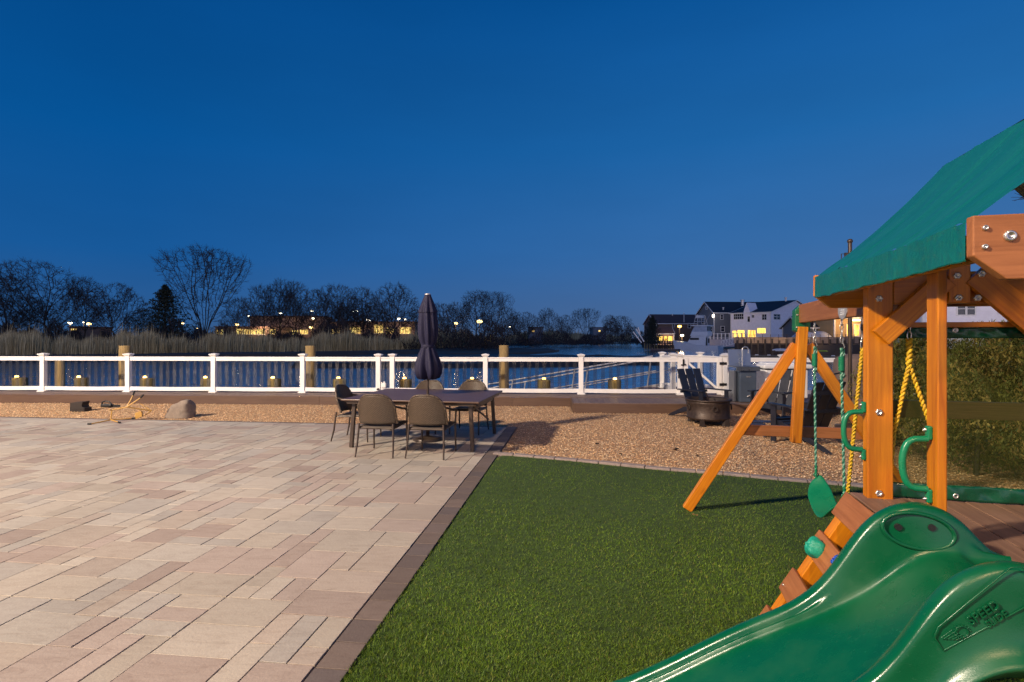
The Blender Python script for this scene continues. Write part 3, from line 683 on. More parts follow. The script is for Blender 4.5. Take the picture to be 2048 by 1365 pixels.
# outlet box on the fence post, dock line cover
p = fence_pt(767.5, 0, -.02); t = thing('outlet_box', 'white weatherproof outlet box fixed beside a fence post', 'outlet', (p.x, p.y, .4))
m = MB(); m.box(p+V3(0, -.02, .41), (.13, .09, .13), 0); m.build('cover', M['vinyl'], t, bevel=.02)
m = MB(); m.tube([p+V3(.02, -.02, .47), p+V3(.02, -.02, .51)], .022, 10); m.build('knob', M['vinyl'], t)
p = fence_pt(757, 0, -.075); m = MB(); m.tube([p+V3(-.01, 0, .31), p+V3(-.01, -.04, .31)], .03, 12)
tag(m.build('fence_fitting', M['black']), 'small round black fitting low on the fence post by the table', 'fitting')

# ---------------------------------------------------------------- dining set
tc_ = V3(-1.36, 8.88, 0); tr_ = atan2(-.37, 2.08)
tb = thing('dining_table', 'long brown slatted outdoor dining table', 'table', tuple(tc_), tr_)
tu, tv = V3(cos(tr_), sin(tr_), 0), V3(-sin(tr_), cos(tr_), 0)
TL, TW = 2.12, 1.76
def tp(x, y, z): return tc_+tu*x+tv*y+V3(0, 0, z)
m = MB(); m.obox(tp(0, 0, .722), tu*TL/2, tv*TW/2, V3(0, 0, .014)); m.build('tabletop', M['tabletop'], tb, bevel=.008)
m = MB()
for sx in (-1, 1): m.obox(tp(sx*(TL/2-.06), 0, .685), tu*.02, tv*(TW/2-.1), V3(0, 0, .022))
for sy in (-1, 1): m.obox(tp(0, sy*(TW/2-.06), .685), tu*(TL/2-.082), tv*.02, V3(0, 0, .022))
m.build('apron', M['bronze'], tb, bevel=.004)
for sx in (-1, 1):
    for sy in (-1, 1):
        m = MB(); a = tp(sx*(TL/2-.16), sy*(TW/2-.14), .70); b = tp(sx*(TL/2-.12), sy*(TW/2-.11), 0)
        m.bar(a, b, .055, .055, tuple(tu)); m.build('leg', M['bronze'], tb, bevel=.006)
    m = MB(); m.bar(tp(sx*(TL/2-.15), -TW/2+.15, .60), tp(sx*(TL/2-.15), TW/2-.15, .60), .03, .03); m.bar(tp(sx*(TL/2-.14), -TW/2+.2, .66), tp(sx*(TL/2-.14), TW/2-.5, .3), .022, .022); m.build('stretcher', M['bronze'], tb)
m = MB(); m.lathe(tp(0, 0, .736), [(.05, 0), (.05, .006), (.024, .008)], 20); m.build('grommet', M['bronze'], tb)
um = thing('patio_umbrella', 'closed navy patio umbrella standing in the dining table', 'umbrella', tuple(tc_))
def canopy(z0, prof, n=96, k=8, amp=.16, tw=0):
    m = MB(); vs = []
    for r, z, am in prof:
        for i in range(n):
            a = 2*pi*i/n; f = 1+am*cos(k*a+z*tw)+am*.35*cos((k-3)*a+1.3+z*3); vs.append(tc_+V3(r*f*cos(a), r*f*sin(a), z-am*.10*(z < z0)*abs(sin(a*k/2))))
    m.add(vs, [(i*n+j, i*n+(j+1) % n, (i+1)*n+(j+1) % n, (i+1)*n+j) for i in range(len(prof)-1) for j in range(n)], None, 0, True); return m
canopy(1.1, [(.08, 1.00, .25), (.15, 1.02, .24), (.185, 1.09, .20), (.195, 1.16, .17), (.175, 1.28, .15), (.135, 1.40, .13), (.098, 1.50, .10), (.096, 1.525, .09), (.118, 1.58, .13), (.138, 1.68, .15), (.145, 1.80, .15), (.138, 1.93, .14), (.128, 2.05, .12), (.115, 2.10, .10)], tw=3).build('canopy', M['navy'], um)
canopy(0, [(.142, 2.055, .12), (.140, 2.075, .12), (.120, 2.14, .10), (.085, 2.24, .08), (.055, 2.32, .05), (.05, 2.345, .03), (.001, 2.35, 0)]).build('vent_flap', M['navy'], um)
m = MB(); m.lathe(tc_, [(.05, 2.345), (.052, 2.355), (.03, 2.366), (.001, 2.368)], 16); m.build('finial', M['alu'], um)
m = MB(); m.tube([tc_+V3(0, 0, .0), tc_+V3(0, 0, 1.2)], .019, 12); m.build('pole', M['bronze'], um)
m = MB(); m.lathe(tc_, [(.104, 1.49), (.108, 1.50), (.108, 1.53), (.104, 1.54)], 32); m.build('strap', M['navy'], um)
m = MB(); m.lathe(tc_, [(.24, 0.002), (.24, .04), (.20, .06), (.03, .075), (.03, .3), (.022, .3)], 32); m.build('base', M['bronze'], um)

def make_chair(label):
    t = thing('wicker_chair', label, 'chair', (0, 0, 0), 0, 'wicker armchairs around the dining table')
    W2 = .27
    def backf(u, v):                      # u across, v up; arched top, hugging sides
        x = (u-.5)*2; ztop = .865-.17*abs(x)**4; z = .45+(ztop-.45)*v
        return V3(W2*x*(1-.02*v), -.265+.10*x*x-.11*v+.02*v*v, z)
    m = MB(); m.grid(backf, 18, 12); m.build('backrest', M['wicker'], t, solid=.022)
    m = MB(); m.tube([backf(0, 0)]+[backf(0, .5)]+[backf(i/20, 1) for i in range(21)]+[backf(1, .5), backf(1, 0)], .017, 8); m.build('back_frame', M['wicker'], t)
    m = MB(); m.grid(lambda u, v: V3((u-.5)*.50, -.25+.50*v, .425-.015*sin(pi*u)*sin(pi*v)-.02*(1-v)), 10, 10); m.build('seat', M['wicker'], t, solid=.02)
    m = MB(); zf = .412
    for a, b in (((-.25, -.25), (.25, -.25)), ((.25, -.25), (.25, .26)), ((.25, .26), (-.25, .26)), ((-.25, .26), (-.25, -.25))): m.tube([V3(*a, zf-.02*(a[1] < 0)), V3(*b, zf-.02*(b[1] < 0))], .014, 8)
    m.build('seat_frame', M['bronze'], t)
    for s in (-1, 1):
        m = MB(); m.tube([V3(s*.245, -.265, .46), V3(s*.25, -.275, .40), V3(s*.262, -.30, .18), V3(s*.272, -.345, 0)], [.015, .015, .014, .012], 8); m.build('leg', M['bronze'], t)
        m = MB(); m.tube([V3(s*.275, .225, .60), V3(s*.262, .25, .52), V3(s*.255, .26, .40), V3(s*.258, .27, 0)], [.013, .015, .015, .012], 8); m.build('leg', M['bronze'], t)
        m = MB(); pts = [V3(s*.262, -.235, .70), V3(s*.285, -.12, .675), V3(s*.292, .02, .645), V3(s*.29, .14, .63), V3(s*.28, .215, .605)]
        def armf(u, v, s=s, pts=pts):
            k = u*(len(pts)-1); i = min(int(k), len(pts)-2); p = pts[i].lerp(pts[i+1], k-i); w_ = (v-.5)*2
            return p+V3(w_*.028, 0, -.012*w_*w_)
        m.grid(armf, 12, 4); m.build('armrest', M['wicker'], t, solid=.018)
    return t
ch = make_chair('left one of the two wicker chairs with backs to the camera')
chairs = [((-1.845, 7.90), -9, None), ((-1.125, 7.80), -11, 'right one of the two wicker chairs with backs to the camera'),
          ((-2.50, 8.98), -100, 'wicker chair at the left end of the dining table'), ((-1.53, 9.72), 172, 'far side wicker chair half hidden behind the umbrella pole'), ((-.76, 9.62), 168, 'far side wicker chair near the back right table corner')]
for (x, y), rz, lab in chairs:
    c = ch if lab is None else copy_tree(ch)
    c.location = (x, y, 0); c.rotation_euler = (0, 0, radians(rz))
    if lab: c['label'] = lab

# ---------------------------------------------------------------- odds and ends on the gravel, left
p = G(154, 824, -.03); t = thing('planter_box', 'small dark box with a broken corner on gravel far left', 'box', tuple(p))
m = MB(); m.prism([p+V3(-.17, 0, 0), p+V3(.17, 0, 0), p+V3(.17, 0, .09), p+V3(.115, 0, .10), p+V3(.105, 0, .14), p+V3(.125, 0, .225), p+V3(-.16, 0, .20)], (0, .22, 0)); m.build('shell', M['rust_dark'], t, bevel=.006)
m = MB(); m.box(p+V3(0, -.004, .06), (.30, .012, .02)); m.build('rim', M['rust_dark'], t)
p = G(214, 816, -.03); t = thing('chainsaw', 'black power tool with a looped handle lying on gravel', 'power tool', tuple(p))
m = MB(); m.box(p+V3(-.03, .05, .05), (.26, .12, .07)); m.build('housing', M['black'], t, bevel=.02)
m = MB(); m.tube([p+V3(-.16, .05, .05), p+V3(-.15, .05, .13), p+V3(-.08, .05, .155), p+V3(.02, .05, .14), p+V3(.07, .05, .08)], .017, 8); m.build('handle', M['black'], t)
m = MB(); m.bar(p+V3(.08, .05, .045), p+V3(.27, .06, .04), .03, .05); m.build('blade', M['black'], t)
t = thing('folding_stand', 'yellow steel folding stand with black feet toppled on the paving', 'stand', tuple(G(225, 842)))
def ys(px, py, D): return P(px, py, D)
D0 = 10.5
foot1, foot2, hub, foot3 = G(183, 848, .02), G(237, 845, .02), G(222, 840, .04), G(264, 837.5, .02)
m = MB(); j = hub+V3(.0, .02, .19)
for a, b in ((foot1, hub), (hub, foot2), (hub, foot3), (hub, j), (j, ys(218, 820, 10.75)), (j, ys(254, 814.5, 10.9))): m.tube([a, b], .0115, 8)
m.build('base', M['yellow'], t)
kx = ys(254, 814.5, 10.9)
m = MB()
for b in (ys(266, 791, 11.0), ys(281, 796, 11.0), ys(303, 822, 11.2)): m.tube([kx, b], .0115, 8)
m.tube([ys(281, 808, 11.2), ys(303, 822, 11.2)], .009, 8); m.tube([ys(303, 822, 11.2), G(288, 832, .02)], .010, 8); m.build('arms', M['yellow'], t)
m = MB(); q = G(278, 834, .03); m.obox(q+V3(0, 0, .045), V3(.055, .02, .02), V3(-.02, .05, .0), V3(-.01, 0, .06)); m.build('bracket', M['yellow'], t, bevel=.004)
for q, d in ((foot1, V3(-.06, -.02, 0)), (foot2, V3(.05, -.03, 0)), (foot3, V3(.06, 0, .01)), (ys(266, 791, 11.0), V3(.03, 0, .08)), (ys(281, 796, 11.0), V3(.06, 0, .06))):
    m = MB(); m.tube([q, q+d], .017, 8); m.build('rubber_foot', M['black'], t)
# rock shaped cover
p = G(350, 838, -.03)
def rock():
    m = MB(); w_, d_, h_ = .265, .2, .37
    import mathutils
    def f(u, v):
        a = u*2*pi; e = v
        shx = w_*(1-.62*e**1.5); shy = d_*(1-.5*e**1.6)
        cx = abs(cos(a))**.6*(1 if cos(a) > 0 else -1); cy = abs(sin(a))**.6*(1 if sin(a) > 0 else -1)
        q = V3(shx*cx+.06*e*h_/.37, shy*cy+.2, h_*sin(min(1, e*1.02)*pi/2)**.8)
        if e >= .999: q = V3(.06, .2, h_)
        n = mathutils.noise.noise(q*5)*.03+mathutils.noise.noise(q*14)*.012
        q += V3(cx*n, cy*n, n*.6)
        if cx < 0 and e > .45: q.z -= .09*min(1, (e-.45)*3)*(-cx)
        return p+q
    m.grid(f, 48, 16); return m.build('rock_cover', M['rock'])
tag(rock(), 'tan artificial rock cover standing on the gravel by the paving edge', 'rock')
# ---------------------------------------------------------------- fire pit
p = G(1420, 850, -.03); p.y += .1
fp = thing('fire_pit', 'round rusty steel fire pit on short feet with ring handles', 'fire pit', tuple(p))
m = MB(); m.lathe(p, [(.36, .10), (.385, .11), (.405, .13), (.408, .15), (.398, .16), (.395, .40), (.402, .42), (.404, .45), (.395, .455)], 48); m.build('ring_wall', M['rust'], fp)
m = MB(); m.lathe(p, [(.395, .452), (.425, .465), (.43, .485), (.415, .498), (.375, .492), (.36, .475), (.34, .42), (.28, .34), (.001, .31)], 48); m.build('bowl', M['rust_dark'], fp)
m = MB(); m.lathe(p, [(.398, .456), (.43, .468), (.434, .487), (.418, .5), (.385, .497)], 48); m.build('rim', M['rust'], fp)
for a in (-.6, .6, 2.5, 3.75):
    ca = V3(sin(a), -cos(a), 0); m = MB(); q = p+ca*.37; m.prism([q+V3(-.055, 0, 0), q+V3(.055, 0, 0), q+V3(.04, 0, .13), q+V3(-.04, 0, .13)], ca*.05); m.build('leg', M['rust_dark'], fp)
for a in (-.05, 1.35, -1.35, pi):
    ca = V3(sin(a), -cos(a), 0); cb = V3(cos(a), sin(a), 0); q = p+ca*.425+V3(0, 0, .34)
    m = MB(); m.tube([q+cb*.045*cos(k/16*2*pi)+V3(0, 0, .045*sin(k/16*2*pi)) for k in range(17)], .009, 6, False); m.tube([q-ca*.04+V3(0, 0, .05), q+ca*.006+V3(0, 0, .05)], .016, 8); m.build('ring_handle', M['rust_dark'], fp)
m = MB(); m.bar(p+V3(.02, -.1, .36), p+V3(.0, .12, .60), .022, .012); m.build('poker', M['rust'], fp)

# adirondack chairs
def make_adirondack(label):
    t = thing('adirondack_chair', label, 'chair', (0, 0, 0), 0, 'dark adirondack chairs around the fire pit')
    m = MB()
    for i in range(5):
        y = .28-i*.105; z = .375-i*.032; m.bar(V3(-.27, y, z), V3(.27, y, z), .095, .022, (0, -.0, 1))
    m.build('seat', M['black_poly'], t, bevel=.004)
    for i in (-1, 0, 1):
        m = MB(); m.bar(V3(i*.185, -.20, .24), V3(i*.205, -.53, 1.02), .175, .024, (0, .92, .39)); m.build('back_slat', M['black_poly'], t, bevel=.005)
    m = MB(); m.bar(V3(-.30, -.475, .86), V3(.30, -.475, .86), .022, .08); m.bar(V3(-.33, -.345, .555), V3(.33, -.345, .555), .05, .05); m.build('back_rail', M['black_poly'], t, bevel=.004)
    for s in (-1, 1):
        m = MB(); m.prism([V3(s*.29, -.45, .585), V3(s*.36, -.45, .585), V3(s*.375, .10, .60), V3(s*.375, .36, .605), V3(s*.27, .36, .605), V3(s*.28, .0, .60)] if s > 0 else [V3(s*.29, -.45, .585), V3(s*.28, .0, .60), V3(s*.27, .36, .605), V3(s*.375, .36, .605), V3(s*.375, .10, .60), V3(s*.36, -.45, .585)], (0, 0, .024)); m.build('armrest', M['black_poly'], t, bevel=.005)
        m = MB(); m.bar(V3(s*.315, .27, 0), V3(s*.315, .27, .60), .024, .11, (0, 1, 0)); m.build('leg', M['black_poly'], t, bevel=.004)
        m = MB(); m.prism([V3(s*.285, .34, .30), V3(s*.285, .34, .39), V3(s*.285, -.30, .235), V3(s*.285, -.80, .03), V3(s*.285, -.82, 0), V3(s*.285, -.70, 0), V3(s*.285, -.30, .13)], (.024, 0, 0)); m.build('leg', M['black_poly'], t, bevel=.004)
    m = MB(); m.bar(V3(-.30, .335, .345), V3(.30, .335, .345), .022, .10); m.build('apron', M['black_poly'], t, bevel=.004)
    return t
ad = make_adirondack('upright dark adirondack chair behind the fire pit')
for (x, y), rz, lab in [((3.98, 11.35), 200, None), ((5.25, 11.0), 128, 'dark adirondack chair before the steel sink, facing left'), ((4.62, 8.75), 17, 'dark adirondack chair seen from behind inside the A-frame')]:
    c = ad if lab is None else copy_tree(ad); c.location = (x, y, -.035); c.rotation_euler = (0, 0, radians(rz))
    if lab: c['label'] = lab
q = V3(4.55, 9.55, -.03); t = thing('footstool', 'low dark blue slatted footstool behind the A-frame crossbar', 'footstool', tuple(q))
m = MB()
for i in range(5): m.bar(q+V3(-.32, -.2+i*.1, .25-.012*i), q+V3(.32, -.2+i*.1, .25-.012*i), .09, .022)
M['navy_poly'] = mat('blue_lumber', (.02, .035, .085), .42, .2, 12); m.build('top', M['navy_poly'], t, bevel=.004)
for s in (-1, 1):
    m = MB(); m.prism([q+V3(s*.29, -.26, 0), q+V3(s*.29, -.18, 0), q+V3(s*.29, .28, .12), q+V3(s*.29, .28, .19), q+V3(s*.29, -.26, .235)], (.024, 0, 0)); m.build('leg', M['navy_poly'], t)
# ---------------------------------------------------------------- sink, dock box, cover and pole on the platform
q = P(1487, 790, 12.6); q.z = .19
sk = thing('outdoor_sink', 'stainless steel outdoor sink with gooseneck tap by the gate', 'sink', tuple(q))
W_ = .52
m = MB(); m.box(q+V3(.03, 0, .36), (W_*.72, .36, .70)); m.build('cabinet', mat('blue_grey_steel', (.13, .17, .23), .35, .08, 3, metal=.6), sk, bevel=.01)
m = MB()
for s in (-1, 1): m.box(q+V3(s*W_*.44, .06, .36), (.05, .30, .70))
m.build('side_panel', M['stainless'], sk, bevel=.006)
m = MB(); m.box(q+V3(0, -.01, .80), (W_*1.04, .50, .03)); m.box(q+V3(0, -.245, .755), (W_*1.04, .02, .08)); m.build('basin', M['stainless'], sk, bevel=.006)
m = MB(); m.obox(q+V3(0, .23, .99), V3(W_*.5, 0, 0), V3(0, .012, 0), V3(0, .03, .20)); m.build('backsplash', M['stainless'], sk, bevel=.004)
m = MB(); b = q+V3(.03, .14, .82); m.tube([b, b+V3(0, 0, .30)]+[b+V3(.07-.07*cos(a), 0, .36+.07*sin(a)) for a in [k*pi/8 for k in range(9)]]+[b+V3(.14, 0, .28)], .013, 8); m.build('tap', M['steel'], sk)
m = MB(); m.tube([b+V3(-.03, 0, .03), b+V3(-.09, -.02, .07)], .010, 8); m.build('tap_lever', M['steel'], sk)
m = MB(); m.box(q+V3(.04, -.185, .58), (.11, .012, .035)); m.build('badge', M['steel'], sk)
m = MB(); m.tube([q+V3(.0, -.20, .13), q+V3(.05, -.23, .17), q+V3(.07, -.23, .12)], .018, 8); m.build('drain_hook', M['steel'], sk)
q = P(1562, 790, 12.9); q.z = .19
t = thing('dock_box', 'white fibreglass dock box behind the swing frame leg', 'dock box', tuple(q))
m = MB(); m.box(q+V3(0, 0, .40), (.98, .56, .66)); m.build('bin', M['white_gel'], t, bevel=.03)
m = MB(); m.box(q+V3(0, -.02, .80), (1.12, .66, .10)); m.box(q+V3(0, 0, .86), (.9, .5, .06)); m.build('lid', M['white_gel'], t, bevel=.03)
m = MB(); m.box(q+V3(0, -.0, .742), (1.0, .60, .02)); m.build('seal', M['black'], t)
m = MB(); m.box(q+V3(-.18, -.30, .68), (.07, .03, .07)); m.build('latch', M['steel'], t, bevel=.008)
q = P(1712, 800, 11.6); q.z = .16
t = thing('grill', 'grill under a rounded brown cover behind the swing ropes', 'grill', tuple(q))
m = MB()
def cov(u, v):
    a = u*2*pi; e = v
    sh = 1-.12*e-(.55*max(0, (e-.72)/.28)**2)
    return q+V3(.46*sh*abs(cos(a))**.7*(1 if cos(a) > 0 else -1)+.012*sin(7*a), .3*sh*abs(sin(a))**.7*(1 if sin(a) > 0 else -1)+.012*cos(9*a), 1.05*min(1, e/.8)**1.0*1+(.10*max(0, (e-.8)/.2)) if e < .999 else 1.15)
m.grid(cov, 40, 14); m.build('cover', M['cover_brown'], t)
m = MB(); m.tube([q+V3(-.48, -.31, .78), q+V3(-.75, -.31, .72), q+V3(-.80, -.31, .70)], .015, 8); m.build('handle', M['black'], t)
q = P(1700, 830, 10.2); q.z = -.03
t = thing('umbrella_pole', 'tall slim dark pole with a ball finial rising behind the green roof', 'pole', tuple(q))
zt = HC+(HY-478)*10.2/F
m = MB(); m.tube([q, q+V3(0, 0, zt+.03-.08)], .034, 12); m.build('mast', M['bronze'], t)
m = MB(); tt = q+V3(0, 0, zt-.08); m.lathe(tt, [(.03, -.02), (.02, 0), (.02, .02), (.045, .045), (.05, .07), (.035, .10), (.001, .11)], 14); m.build('finial', M['bronze'], t)
m = MB(); m.box(q+V3(-.05, 0, zt-.28), (.09, .05, .10)); m.tube([q+V3(-.08, 0, zt-.25), q+V3(-.16, 0, zt-.25), q+V3(-.16, 0, zt-.5)], .008, 6); m.build('crank', M['bronze'], t)
m = MB(); m.lathe(q, [(.25, .0), (.25, .05), (.06, .08), (.05, .3), (.036, .3)], 24); m.build('base', M['bronze'], t)

# ---------------------------------------------------------------- play tower (one bolted thing)
ang = radians(14); ax = V3(sin(ang), cos(ang), 0); bx = V3(cos(ang), -sin(ang), 0)
O = V3((1735-CX)/F*2.85, 2.85, 0)
def T(t, s, z): return O+bx*t-ax*s+V3(0, 0, z)
Z = V3(0, 0, 1)
ps = thing('playset', 'wooden play tower with green canvas roof, wavy green slide and swing beam', 'playset', tuple(T(.5, .4, 0)))
PZ = .82
def post(t0, t1, s0, s1, z0, z1, name='post', mt='cedar', bev=.005):
    m = MB(); m.obox(T((t0+t1)/2, (s0+s1)/2, (z0+z1)/2), bx*abs(t1-t0)/2, ax*abs(s1-s0)/2, Z*(z1-z0)/2); return m.build(name, M[mt], ps, bevel=bev)
post(0, .118, -.066, 0, 0, 1.975); post(1.0, 1.092, -.066, 0, 0, 1.975)
post(.002, .036, .618, .709, .80, 1.975); post(1.056, 1.09, .618, .709, .80, 1.975)
post(0, .09, 1.62, 1.71, 0, PZ-.03); post(1.0, 1.09, 1.62, 1.71, 0, PZ-.03)
# platform
m = MB(); n = 10; wd = .125
for i in range(n): m.obox(T(-.052+wd*(i+.5), .80, PZ-.0125), ax*.90, bx*(wd/2-.003), Z*.0125)
m.build('platform', M['cedar_deck'], ps, bevel=.003)
for t0 in (-.03, 1.12):
    m = MB(); m.obox(T(t0, .8, PZ-.09), ax*.89, bx*.018, Z*.062); m.build('joist', M['cedar'], ps, bevel=.003)
for s0 in (-.08, 1.68):
    m = MB(); m.obox(T(.545, s0, PZ-.09), bx*.553, ax*.018, Z*.062); m.build('joist', M['cedar'], ps, bevel=.003)
# roof canvas
EL, ER, RG, RG2, SF, SN = -.117, 1.42, .546, .757, -.474, 1.165
ZE, ZV, ZR = 2.018, 1.893, 2.64
import mathutils
def canvas(side):
    m = MB(); te = EL if side < 0 else ER
    def f(u, v):                          # u: far to near, v: eave to ridge
        s = SF+(SN-SF)*u; t = te+((RG if side < 0 else RG2)-te)*v
        z = ZE+(ZR-ZE)*v
        z -= .040*sin(pi*v)*(1-.2*sin(pi*u)); z -= .006*sin(pi*u)*(1-v)
        z += .012*mathutils.noise.noise(V3(u*9+v*1.5, v*1.0, side))*(1-.3*v)+.016*(abs(mathutils.noise.noise(V3(u*17+v*3, v*.9, side+4)))-.2)*(1-.5*v)+.006*mathutils.noise.noise(V3(u*38-v*5, v*1.2, side+9))*(1-.6*v)
        return T(t, s, z)
    m.grid(f, 110, 24)
    def g_(u, v):                         # valance, v: eave down
        s = SF+(SN-SF)*u; z = ZE-.006*sin(pi*u)+.007*mathutils.noise.noise(V3(u*9, 0, side))+.004*mathutils.noise.noise(V3(u*26, 0, side+4))-(ZE-ZV)*v
        return T(te+side*(.004+.003*v*sin(u*42+sin(u*17)*2)+.006*v*mathutils.noise.noise(V3(u*20, v, 3))), s, z)
    m.grid(g_, 80, 5); o = m.build('canopy', M['canvas'], ps)
    for v_ in (.985,):
        m = MB(); m.tube([g_(i/80, v_) for i in range(81)], .0032, 5); m.build('hem_seam', M['vinyl_green'], o)
    return o
canvas(-1); canvas(1)
m = MB(); m.grid(lambda u, v: T(RG+(RG2-RG)*v, SF+(SN-SF)*u, ZR-.004*sin(pi*v)), 20, 4); m.build('canopy', M['canvas'], ps)
def gable_board(s, thick):
    m = MB(); z0, z1 = 1.83, 2.03; ch = .075
    o = [T(EL-.004, s, z1), T(EL-.004, s, z0+ch), T(EL+.085, s, z0), T(ER-.085, s, z0), T(ER+.004, s, z0+ch), T(ER+.004, s, z1)]
    m.prism(o, -ax*thick); 
    # grain runs along the board
    m.uv = [[((Vector(m.v[j])-O).dot(bx)+s*9, m.v[j][2]+(Vector(m.v[j])-O).dot(ax)) for j in f] for f in m.f]
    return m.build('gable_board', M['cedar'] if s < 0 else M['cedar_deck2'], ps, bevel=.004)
M['cedar_deck2'] = wood('brown_cedar', (.36, .135, .045), (.21, .07, .018), .5)  # cedar in a duller brown: near gable board, ramp boards, swing beam, crossbar
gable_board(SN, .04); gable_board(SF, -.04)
m = MB(); m.bar(T(RG, SF+.02, ZR-.085), T(RG, SN-.02, ZR-.085), .05, .09); m.build('ridge_beam', M['cedar'], ps)
for te in (EL+.045, ER-.045):
    m = MB(); m.bar(T(te, SF, 1.94), T(te, SN, 1.94), .036, .09); m.build('eave_beam', M['cedar'], ps)
# frame beams, braces, king block of the far bay
def fpl(px, py, s=0): t, D, z = VP(px, py, T(0, s, 0), bx); return T(t, s, z)
m = MB(); m.bar(T(.120, -.020, 1.895), T(.998, -.020, 1.895), .036, .145); m.build('beam', M['cedar'], ps, bevel=.004)
m = MB(); m.obox(T(.392, .022, 1.918), bx*.046, ax*.018, Z*.096); m.build('block', M['cedar'], ps, bevel=.004)
m = MB(); m.bar(T(.05, .026, 1.65), T(.34, .026, 1.945), .036, .10, tuple(Z+bx*.001)); m.build('brace', M['cedar'], ps, bevel=.004)
m = MB(); m.bar(T(.46, .03, 1.965), T(1.06, .03, 1.365), .036, .125); m.build('brace', M['cedar'], ps, bevel=.004)
# netting panel of the far side
m = MB(); m.bar(T(.12, -.045, 1.716), T(.998, -.045, 1.716), .07, .026); m.build('rail', M['cedar'], ps, bevel=.003)
m = MB(); m.bar(T(.0, -.115, 1.275), T(1.09, -.115, 1.275), .036, .09); m.build('rail', M['fascia'], ps, bevel=.003)
m = MB(); m.grid(lambda u, v: T(.119+.879*u, -.045+.010*sin(u*9)*sin(pi*v), .895+.757*v), 24, 12); m.build('netting', M['mesh'], ps)
for z0, z1 in ((.822, .90), (1.648, 1.702)):
    m = MB(); m.grid(lambda u, v: T(.119+.879*u, -.043+.008*sin(u*23)*sin(pi*v)+.004*sin(u*57+v*4), z0+(z1-z0)*v), 50, 6); m.build('vinyl_strip', M['vinyl_green'], ps, solid=.004)
def disc(c, nrm, r, name, mt='steel', th=.008, petals=0):
    nrm = nrm.normalized(); u = nrm.cross(Z).normalized() if abs(nrm.z) < .9 else V3(1, 0, 0); v = nrm.cross(u); n = 30
    def ringp(rad, h): return [c+nrm*h+(u*cos(2*pi*k/n)+v*sin(2*pi*k/n))*rad*(1+.12*cos(petals*2*pi*k/n) if petals else 1) for k in range(n)]
    rings = [ringp(r, -.003), ringp(r, th*.5), ringp(r*.78, th), ringp(r*.45, th*.9), ringp(r*.38, th*.3)]
    m = MB(); m.add([p for g_ in rings for p in g_], [(i*n+k, i*n+(k+1) % n, (i+1)*n+(k+1) % n, (i+1)*n+k) for i in range(4) for k in range(n)]+[tuple(4*n+k for k in range(n))[::-1]], None, 0, True)
    return m.build(name, M[mt], ps, recalc=True)
for px, py in ((1758, 598), (1757, 664), (1758, 825), (1758, 987)): disc(fpl(px, py, .001), -ax, .0165, 'bolt', petals=6)
for px, py in ((1914, 552), (1917, 596)): disc(fpl(px, py, .041), -ax, .0165, 'bolt', petals=6)
for px, py in ((1963, 548), (1955, 596)): disc(fpl(px, py, .049), -ax, .0165, 'bolt', petals=6)
disc(fpl(2020, 472, SN+.041), -ax, .0175, 'bolt')
for px, py in ((1970, 456), (1969, 494)): disc(fpl(px, py, SN+.041), -ax, .0085, 'screw')
for px, py in ((1910, 661), (1911, 992)): disc(fpl(px, py, -.036), -ax, .014, 'grommet')
# grab handles on the entrance posts
def grab(s, z0, z1, outw):
    m = MB(); face = 0 if s < .3 else .002
    pts = []
    for k in range(15):
        a = k/14*pi; e = abs(sin(a))**.45
        pts.append(T(face-.014-outw*e, s, (z0+z1)/2-(z1-z0)/2*.80*cos(a)))
    m.tube(pts, .0135, 12); h = m.build('handle', M['green_plastic'], ps)
    for zz in (z0, z1):
        m = MB(); q = T(face-.009, s, zz); m.obox(q, bx*.010, ax*.014, Z*.028); m.build('mount', M['green_plastic'], h, bevel=.006)
        disc(T(face-.02, s, zz+(.012 if zz == z1 else -.012)), -bx, .007, 'screw')
t, D, z1 = VP(1728, 815, T(-.01, 0, 0), ax); _, _, z0 = VP(1728, 910, T(-.01, 0, 0), ax)
grab(-.028, z0, z1, .088)
t, D, z1 = VP(1856, 866, T(-.01, 0, 0), ax); _, _, z0 = VP(1856, 992, T(-.01, 0, 0), ax)
grab(.66, z0, z1, .088)
# climbing ramp
def ramp_pt(z, s, off=0):                 # off: above the slope
    t = -.085-(.86-z)/1.66; return T(t, s, z)+(-bx*.857+Z*.515)*off
dn = (-bx*.515-Z*.857)
for s in (.055, .53):
    m = MB(); a, b = ramp_pt(.80, s, -.055), ramp_pt(.02, s, -.055); m.bar(a, b, .085, .085, tuple(ax)); m.build('stringer', M['cedar'], ps, bevel=.004)
for zt in (.845, .637, .425, .213):
    m = MB(); c = ramp_pt(zt, .30, -.0)+dn*.068; m.obox(c, ax*.29, dn*.067, (-bx*.857+Z*.515)*.0125); m.build('ramp_board', M['cedar_deck2'], ps, bevel=.004)
def hold(c, nrm, r, mt, seed):
    m = MB(); nrm = nrm.normalized(); u = ax; v = nrm.cross(u)
    def f(a_, b_):
        a = a_*2*pi; e = b_*pi*.62
        rad = r*(1+.22*mathutils.noise.noise(V3(cos(a)*1.5, sin(a)*1.5, seed+b_*2)))
        h = rad*.95*cos(e)+r*.3
        q = rad*sin(e)
        d1 = (q*cos(a)-.2*r)**2+(q*sin(a)-.1*r)**2; d2 = (q*cos(a)+.25*r)**2+(q*sin(a)+.25*r)**2
        h -= r*.4*(math.exp(-d1/(r*r*.02))+math.exp(-d2/(r*r*.02)))
        return c+u*q*cos(a)+v*q*sin(a)+nrm*h
    m.grid(f, 36, 22); m.build('climbing_hold', M[mt], ps)
nr = -bx*.857+Z*.515
hold(ramp_pt(.637, .15, .012)+dn*.075, nr, .052, 'hold', 2); hold(ramp_pt(.637, .43, .012)+dn*.03, nr, .040, 'blue_plastic', 6)
disc(ramp_pt(.425, .05, .0125)+dn*.10, nr, .006, 'screw')

